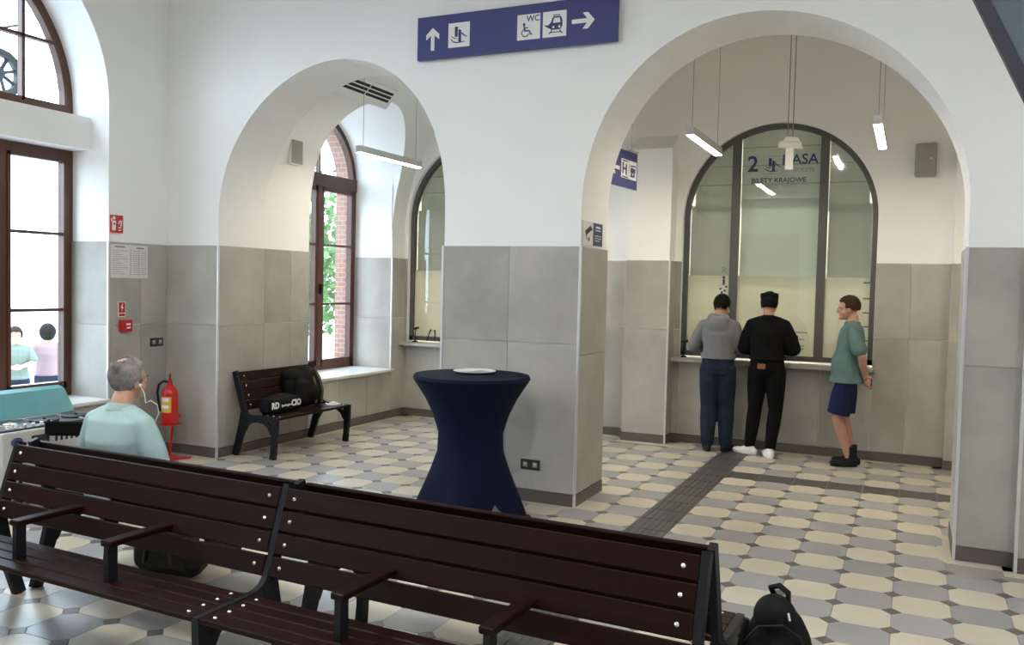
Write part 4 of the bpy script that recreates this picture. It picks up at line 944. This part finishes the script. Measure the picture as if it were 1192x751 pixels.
def person(label, loc, rotz, J, skin='skin', torso_r=1.0, clothes=(), hairfn=None, headrot=Euler((0, 0, 0)), curl=(.9, .9), face=True, voxel=.0065, build=1.0):
    """J: joint positions in local metres (facing +Y). The body is one continuous mesh; clothing and hair are its children."""
    b = MB(); w = build
    side = Vector(J['shR']) - Vector(J['shL'])
    pel, wai, che, nek, hed = (Vector(J[k]) for k in ('pelvis', 'waist', 'chest', 'neck', 'head'))
    up = (nek - che).normalized()
    def trunk(g=0.):
        return [(pel - V(0, 0, .09), .10 * w + g, .085 * w + g), (pel - V(0, 0, .04), .155 * w + g, .112 * w + g), (pel + V(0, 0, .03), .158 * w + g, .115 * w + g), (pel.lerp(wai, .8), .140 * w + g, .104 * w + g), (wai.lerp(che, .35), .142 * w + g, .106 * w + g), (che, .162 * w + g, .116 * w + g), (che.lerp(nek, .55), .172 * w + g * .9, .100 * w + g * .7), (nek - up * .045, .125 * w + g * .6, .072 * w + g * .5), (nek - up * .005, .066 + g * .4, .058 + g * .4)]
    torso(b, trunk(), side)
    limb(b, [nek - up * .04, nek + up * .03, hed - V(0, 0, .05) + headrot.to_matrix() @ V(0, -.02, -.02)], [.062, .055, .052])
    headshape(b, hed, headrot)
    for q in 'LR':
        limb(b, [J['sh' + q], Vector(J['sh' + q]).lerp(Vector(J['el' + q]), .5), J['el' + q], Vector(J['el' + q]).lerp(Vector(J['wr' + q]), .35), J['wr' + q]], [.046 * w, .046 * w, .039, .040, .026])
        limb(b, [J['hip' + q], Vector(J['hip' + q]).lerp(Vector(J['kn' + q]), .45), J['kn' + q], Vector(J['kn' + q]).lerp(Vector(J['an' + q]), .3), J['an' + q]], [.088 * w, .078 * w, .054, .056, .037])
        wr, el = Vector(J['wr' + q]), Vector(J['el' + q]); d = Vector(J.get('hd' + q, tuple(wr - el))); hand(b, wr, d, J.get('pn' + q, (0, 0, -1)), J.get('ts' + q, (1 if q == 'L' else -1, 0, .3)), curl[0 if q == 'L' else 1])
        a = Vector(J['an' + q]); t = Vector(J['toe' + q]).normalized(); b.ell(a + V(t.x * .07, t.y * .07, -.045), (.036, .036, .033)); b.tube([a + V(0, 0, -.03), a + V(t.x * .15, t.y * .15, -.06)], [.036, .03], 12)
    me = blob(b, voxel, 5); me.name = 'person'; me.materials.clear(); me.materials.append(MT[skin])
    o = obj('person', me, None, loc, (0, 0, rotz)); tag(o, label, 'person')
    for c in clothes:
        nm, mt_, kind = c[:3]; m = MB(); kw = c[3] if len(c) > 3 else {}
        g = kw.get('g', .014)
        if kind == 'top':
            hem = kw.get('hem', .0); T = trunk(g)
            T = [(pel + V(0, 0, hem), .160 * w + g + kw.get('flare', .01), .118 * w + g + kw.get('flare', .01))] + [(s[0], s[1] + (kw.get('flare', .01) * .75 if s[0].z < wai.z - .02 else 0), s[2] + (kw.get('flare', .01) * .75 if s[0].z < wai.z - .02 else 0)) for s in T if s[0].z > pel.z + hem + .02][:-1] + [(nek - up * kw.get('neckdrop', .012), .074 + g * .4, .066 + g * .4)]
            torso(m, T, side)
            for q in 'LR':
                f = kw.get('sleeve', 1.); sh, el, wr = (Vector(J[k + q]) for k in ('sh', 'el', 'wr'))
                if f > 1: P_, R_ = [sh, sh.lerp(el, .5), el, el.lerp(wr, .4), el.lerp(wr, min(1, f - 1))], [.042 * w + g * .5, .046 * w + g * .9, .043 + g, .041 + g, .029 + g]
                else: P_, R_ = [sh, sh.lerp(el, f * .6), sh.lerp(el, f)], [.043 * w + g * .6, .050 * w + g, .054 + g]
                limb(m, P_, R_)
            for q in 'LR': m.tube([nek - up * .05, (nek - up * .06).lerp(Vector(J['sh' + q]), .5), Vector(J['sh' + q]) + V(0, 0, -.004)], [.058 + g * .5, .056 * w + g * .6, .043 * w + g * .6], 14)
            for p, r, ro in kw.get('extra', ()): m.ell(p, r, ro)
        elif kind == 'legs':
            T = [(pel - V(0, 0, .10), .125 * w + g, .10 * w + g), (pel - V(0, 0, .04), .160 * w + g, .117 * w + g), (pel + V(0, 0, .03), .160 * w + g, .118 * w + g), (pel + V(0, 0, kw.get('rise', .09)), .148 * w + g, .11 * w + g)]
            torso(m, T, side)
            for q in 'LR':
                hp, kn, an = (Vector(J[k + q]) for k in ('hip', 'kn', 'an')); f = kw.get('len', 2.); wd = kw.get('wide', 0.)
                if f > 1: P_, R_ = [hp, hp.lerp(kn, .45), kn, kn.lerp(an, .35), kn.lerp(an, min(1., f - 1))], [.094 * w + g, .084 * w + g + wd * .5, .060 + g + wd, .060 + g + wd, .043 + g + wd]
                else: P_, R_ = [hp, hp.lerp(kn, f * .5), hp.lerp(kn, f)], [.094 * w + g, .088 * w + g + wd, .080 + g + wd]
                limb(m, P_, R_) if f > 1 else (m.tube([P_[0], P_[1], P_[2]], R_, 16), m.ell(P_[0], (R_[0],) * 3))
        cobj = blobobj(nm, m, mt_, o, kw.get('voxel', .008), kw.get('it', 4))
        if 'label' in kw: cobj['label'] = kw['label']
    if face: face_parts(o, hed, headrot)
    if hairfn: hairfn(o, hed, headrot)
    return o

def stand(H=1.72, lean=(0, 0)):
    s = H / 1.72
    J = dict(pelvis=(0, 0, .96), waist=(0, 0, 1.10), chest=(0, -.01, 1.29), neck=(0, -.015, 1.475), head=(0, .01, 1.597), shL=(-.172, -.015, 1.388), shR=(.172, -.015, 1.388), elL=(-.25, -.06, 1.13), elR=(.25, -.06, 1.13), wrL=(-.24, .04, .90), wrR=(.24, .04, .90),
             hipL=(-.088, 0, .90), hipR=(.088, 0, .90), knL=(-.095, .02, .49), knR=(.095, .02, .49), anL=(-.10, -.02, .088), anR=(.10, -.02, .088), toeL=(-.2, 1, 0), toeR=(.2, 1, 0))
    return {k: (tuple(c * s for c in v) if k[:3] != 'toe' else v) for k, v in J.items()}

# customer in the grey hoodie
J = stand(1.71); J.update(elL=(-.275, .02, 1.14), wrL=(-.15, .23, 1.13), elR=(.225, .04, 1.13), wrR=(.16, .25, 1.10), anL=(-.085, -.02, .088), anR=(.10, .03, .088), knL=(-.09, .03, .49), knR=(.095, .05, .49), toeL=(-.25, 1, 0), toeR=(.3, 1, 0), head=(.02, .025, 1.585), hdL=(.6, .5, -.15), hdR=(-.2, .8, -.15))
hr = Euler((-.28, 0, -.42))
pa = person('man in grey hoodie and dark jeans leaning at the ticket counter', (-1.885, 9.46, 0), .06, J, 'skinb', clothes=[
    ('hoodie', 'hoodie', 'top', dict(g=.024, sleeve=1.95, hem=.08, flare=.004, extra=[(V(0, -.115, 1.375), (.115, .045, .115), Euler((.25, 0, 0))), (V(0, -.05, 1.465), (.10, .08, .04), None), (V(-.06, -.09, 1.46), (.06, .05, .05), None), (V(.06, -.09, 1.46), (.06, .05, .05), None)])),
    ('jeans', 'jeans', 'legs', dict(g=.016, wide=.012, len=1.95, rise=.10))], hairfn=lambda o, c, r: hair(o, c, r, 'hairblack', .05, -.045, .012), headrot=hr)
for q in 'LR': shoe(pa, J['an' + q], J['toe' + q], 'darkshoe')
cuff = MB(); torso(cuff, [(V(0, 0, 1.02), .188, .145), (V(0, 0, 1.075), .190, .147)], (1, 0, 0)); cuff.build('hem_band', 'hoodie', pa, True)
MB().bevbox(.03, .12, -.146, -.138, .86, .97, .002).build('back_pocket', 'jeans', pa)

# customer in black
J = stand(1.745); J.update(elL=(-.245, .01, 1.15), wrL=(-.16, .25, 1.12), elR=(.265, .0, 1.16), wrR=(.17, .22, 1.13), hipL=(-.09, 0, .91), anL=(-.16, .03, .088), knL=(-.12, .06, .50), anR=(.065, -.07, .088), knR=(.10, .02, .50), toeL=(-1, .35, 0), toeR=(-.25, .6, 0), hdL=(.5, .6, -.1), hdR=(-.4, .7, .1))
pb = person('man in black jacket, black trousers and white sneakers at the ticket counter', (-1.365, 9.44, 0), 0, J, 'skinb', clothes=[
    ('jacket', 'blackcloth', 'top', dict(g=.030, sleeve=1.92, hem=.06, flare=.004, extra=[(V(0, -.03, 1.475), (.085, .08, .045), None)])),
    ('trousers', 'blackcloth', 'legs', dict(g=.014, len=1.93, rise=.10))], hairfn=lambda o, c, r: hair(o, c, r, 'hairblack', .045, -.05, .015), headrot=Euler((-.22, 0, 0)), build=1.02)
for q in 'LR': shoe(pb, J['an' + q], J['toe' + q], 'sneaker')
h = Vector(J['head']); m = MB(); m.lathe([(.088, .035), (.093, .07), (.095, .10), (.088, .118), (.05, .126), (.004, .128)], 22, (h.x, h.y - .01, h.z)); m.build('cap', 'blackcloth', pb, True)
MB().bevbox(-.075, .005, -.163, -.154, .945, 1.0, .002).build('leather_patch', 'leather', pb)
MB().bevbox(.20, .275, .25, .262, 1.16, 1.29, .002).build('phone', 'phone', None, False, (-1.365, 9.44, 0)); ph = bpy.data.objects['phone']; tag(ph, 'dark phone in the raised right hand of the man in black', 'phone')

# young man in teal T-shirt waiting
J = stand(1.73); J.update(elL=(-.225, -.13, 1.13), wrL=(-.10, -.165, .92), elR=(.225, -.12, 1.13), wrR=(.07, -.17, .92), chest=(0, -.03, 1.29), waist=(0, .01, 1.10), shL=(-.165, -.035, 1.39), shR=(.165, -.035, 1.39), neck=(0, -.03, 1.485), head=(0, .015, 1.606),
                          knL=(-.085, .075, .50), anL=(-.06, -.05, .088), knR=(.085, .02, .50), anR=(.085, -.07, .088), toeL=(-.35, 1, 0), toeR=(.1, 1, 0), hdL=(.55, -.25, -.55), hdR=(-.55, -.2, -.55), pnL=(0, -1, 0), pnR=(0, -1, 0), tsL=(0, -.6, .8), tsR=(0, -.6, .8))
pc = person('young man in teal shirt and navy shorts waiting with hands behind his back', (-.565, 9.40, 0), PI / 2 + .05, J, 'skinb', clothes=[
    ('shirt', 'teal', 'top', dict(g=.024, sleeve=.72, hem=-.11, flare=.040)),
    ('shorts', 'navy', 'legs', dict(g=.010, wide=.020, len=.92, rise=.04))], hairfn=lambda o, c, r: hair(o, c, r, 'hairbrown', .055, -.02, .007, side=-.005), headrot=Euler((-.03, 0, .12)), build=.94)
for q in 'LR': shoe(pc, J['an' + q], J['toe' + q], 'darkshoe', name='boot', collar=.10)
MB().bevbox(-.035, .04, -.235, -.222, .80, .92, .003).build('held_phone', 'phone', None, False); hp = bpy.data.objects['held_phone']; hp.location = (-.565, 9.40, 0); hp.rotation_euler = (0, 0, PI / 2 + .05); tag(hp, 'black phone held behind the back of the young man', 'phone')

# seated man
J = dict(pelvis=(0, 0, .525), waist=(0, .01, .66), chest=(0, 0, .84), neck=(0, .015, 1.035), head=(0, .065, 1.175), shL=(-.185, .0, .935), shR=(.185, .0, .935), elL=(-.265, .03, .68), elR=(.265, .03, .68), wrL=(-.14, .27, .60), wrR=(.14, .27, .60), hipL=(-.10, .03, .505), hipR=(.10, .03, .505), knL=(-.14, .46, .50), knR=(.14, .46, .50), anL=(-.15, .62, .088), anR=(.15, .62, .088), toeL=(-.15, 1, 0), toeR=(.15, 1, 0), hdL=(.4, 1, -.25), hdR=(-.4, 1, -.25))
hr = Euler((.02, 0, -.16))
pd_ = person('seated grey-haired man in pale aqua shirt with white earphones, seen from behind', (-4.015, 3.465, 0), .04, J, 'skin', clothes=[
    ('shirt', 'shirt', 'top', dict(g=.026, sleeve=1.55, hem=-.02, flare=.012, it=3, voxel=.009, neckdrop=.02, extra=[(V(0, .008, 1.0), (.088, .082, .035), None)])),
    ('trousers', 'trousers', 'legs', dict(g=.014, len=1.95))], hairfn=lambda o, c, r: hair(o, c, r, 'hairgrey', .075, -.072, .012, side=-.035, bald=((-.01, -.045, .138), .052)), headrot=hr, build=1.10)
for q in 'LR': shoe(pd_, J['an' + q], J['toe' + q], 'darkshoe')
m = MB(); m.sections([((0, .010, 1.0), .090, .084, (1, 0, 0), (0, 1, -.2)), ((0, .016, 1.042), .076, .072, (1, 0, 0), (0, 1, -.2))], 24); m.build('collar', 'shirt', pd_, True)
R = hr.to_matrix(); c = Vector(J['head']); ear = c + R @ V(.086, .012, -.03)
ep = thing('earphones', 'white wired earphone in the right ear of the seated man', 'earphones', (-4.015, 3.465, 0), .04)
MB().ell(ear, (.008, .010, .010), n=10, m=8).build('earbud', 'whiteplastic', ep, True); MB().tube([ear + V(0, .003, -.005), ear + V(.012, .02, -.05), ear + V(.02, .02, -.10), ear + V(.05, .03, -.085), ear + V(.075, .05, -.11), ear + V(.065, .075, -.16), ear + V(.02, .09, -.22)], .0028, 6).build('cable', 'whiteplastic', ep, True)

# ------------------------------------------------------------------ outside
struct(MB().box(-60, -7.6, -40, 60, -.9, -.7).build('ground_outside', 'asphalt'), 'bright pavement outside the left windows', 'ground')
struct(MB().box(-60, 40, -60, -5.8, -.9, -.7).build('ground_forecourt', 'asphalt'), 'bright forecourt outside the rear doors', 'ground')
J = stand(1.66); J.update(elL=(-.24, .04, 1.14), wrL=(-.05, .22, 1.10), elR=(.24, .04, 1.14), wrR=(.05, .24, 1.08), hdL=(.8, .3, 0), hdR=(-.8, .3, 0))
def outsider(label, loc, rz, top, mt_hair, long=False):
    o = person(label, loc, rz, J, 'skin', clothes=[('shirt', top, 'top', dict(g=.02, sleeve=.75, hem=-.03, voxel=.014)), ('trousers', 'jeans', 'legs', dict(g=.016, len=1.9, voxel=.014))], hairfn=lambda o, c, r: hair(o, c, r, mt_hair, .05, -.12 if long else -.05, .022 if long else .012, side=-.11 if long else -.03), voxel=.012)
    for q in 'LR': shoe(o, J['an' + q], J['toe' + q], 'darkshoe')
outsider('man in a light shirt standing outside the hall window, facing in', (-12.0, 8.50, -.7), -PI / 2 - .5, 'dullgreen', 'hairbrown')
outsider('dark-haired woman in a pale top outside the hall window', (-12.1, 9.10, -.7), 1.2, 'dullpink', 'hairblack', True)
outsider('person further away outside the hall window, behind the man', (-14.4, 9.85, -.7), -PI / 2, 'shirt', 'hairgrey')
def tree(label, x, y, h, r, seed):
    rd = random.Random(seed); o = thing('tree', label, 'tree', (x, y, -.7), 0, 'trees outside the lobby window')
    t = MB().tube([(0, 0, 0), (.05, 0, h * .4), (0, .05, h * .75)], [.16, .12, .05], 8)
    for k in range(5): a = k * 1.3; t.tube([(0, 0, h * .4), (r * .5 * math.cos(a), r * .5 * math.sin(a), h * .7)], [.06, .02], 6)
    t.build('trunk', 'bark', o, True); m = MB()
    for k in range(1500):
        a, u, q = rd.uniform(0, 2 * PI), rd.uniform(-1, 1), rd.random() ** .4; s = math.sqrt(1 - u * u)
        p = V(r * q * s * math.cos(a), r * q * s * math.sin(a), h * .62 + h * .38 * q * u); e1 = V(rd.uniform(-1, 1), rd.uniform(-1, 1), rd.uniform(-1, 1)).normalized(); e2 = e1.orthogonal().normalized(); z = rd.uniform(.08, .15)
        m.add([p - e1 * z, p + e2 * z * .6, p + e1 * z, p - e2 * z * .6], [(0, 1, 2, 3)])
    tag(m.build('foliage', 'leaf', o), kind='stuff')
for k, a in enumerate(((-13.2, 16.6, 4.2, 1.9), (-16.5, 21.5, 6.0, 2.6), (-11.2, 20.6, 3.4, 1.4))): tree(('leafy green tree nearest the lobby window', 'taller leafy tree further from the lobby window', 'low leafy tree at the right in the lobby window')[k], *a, k + 3)
t = thing('round_ornament', 'round blue grey openwork ornament hanging outside the top of the hall window', 'ornament', (-7.95, 5.47, 3.66), 0)
m = MB()
for k in range(16): a, b = 2 * PI * k / 16, 2 * PI * (k + 1) / 16; m.prism([(.23 * math.cos(a), .23 * math.sin(a)), (.23 * math.cos(b), .23 * math.sin(b)), (.165 * math.cos(b), .165 * math.sin(b)), (.165 * math.cos(a), .165 * math.sin(a))], YZ, -.03, .03)
m.build('rim', 'panelblue', t)
for k in range(4): a = PI * k / 4 + .3; MB().tube([(0, -.17 * math.cos(a), -.17 * math.sin(a)), (0, .17 * math.cos(a), .17 * math.sin(a))], .018, 6).build('spoke', 'panelblue', t)
MB().ell((0, 0, 0), (.035, .06, .06), n=12, m=8).build('hub', 'panelblue', t, True); MB().tube([(0, 0, .22), (0, 0, .42), (.34, 0, .42)], .012, 6).build('bracket', 'iron', t)

# tilted panel at the right, hanging in the hall
E_, N_ = Vector((.4211, -.907)), Vector((.907, .4211)); A = Vector((.179, 2.958)); c = A + E_ * .05 + N_ * .29
t = thing('hanging_artwork', 'tilted blue grey painted board with a dark edge hanging at the upper right', 'artwork', (c.x, 4.0, c.y))
def quad(a0, a1, b0, b1): return [tuple(E_ * p + N_ * q) for p, q in ((a0, b0), (a1, b0), (a1, b1), (a0, b1))]
MB().prism(quad(-.62, .62, -.24, .24), XZ, -.010, .012).build('painted_face', 'panelblue', t)
for a0, a1, b0, b1 in ((-.66, .66, -.29, -.24), (-.66, .66, .24, .28), (-.66, -.62, -.24, .24), (.62, .66, -.24, .24)): MB().prism(quad(a0, a1, b0, b1), XZ, -.022, .022).build('edge_strip', 'darkedge', t)
for p, q in ((-.6, .26), (-.3, -.2)):
    w = E_ * p + N_ * q; MB().tube([(w.x, .02, w.y), (w.x, .02, HC - c.y)], .004, 6).build('wire', 'wire', t)
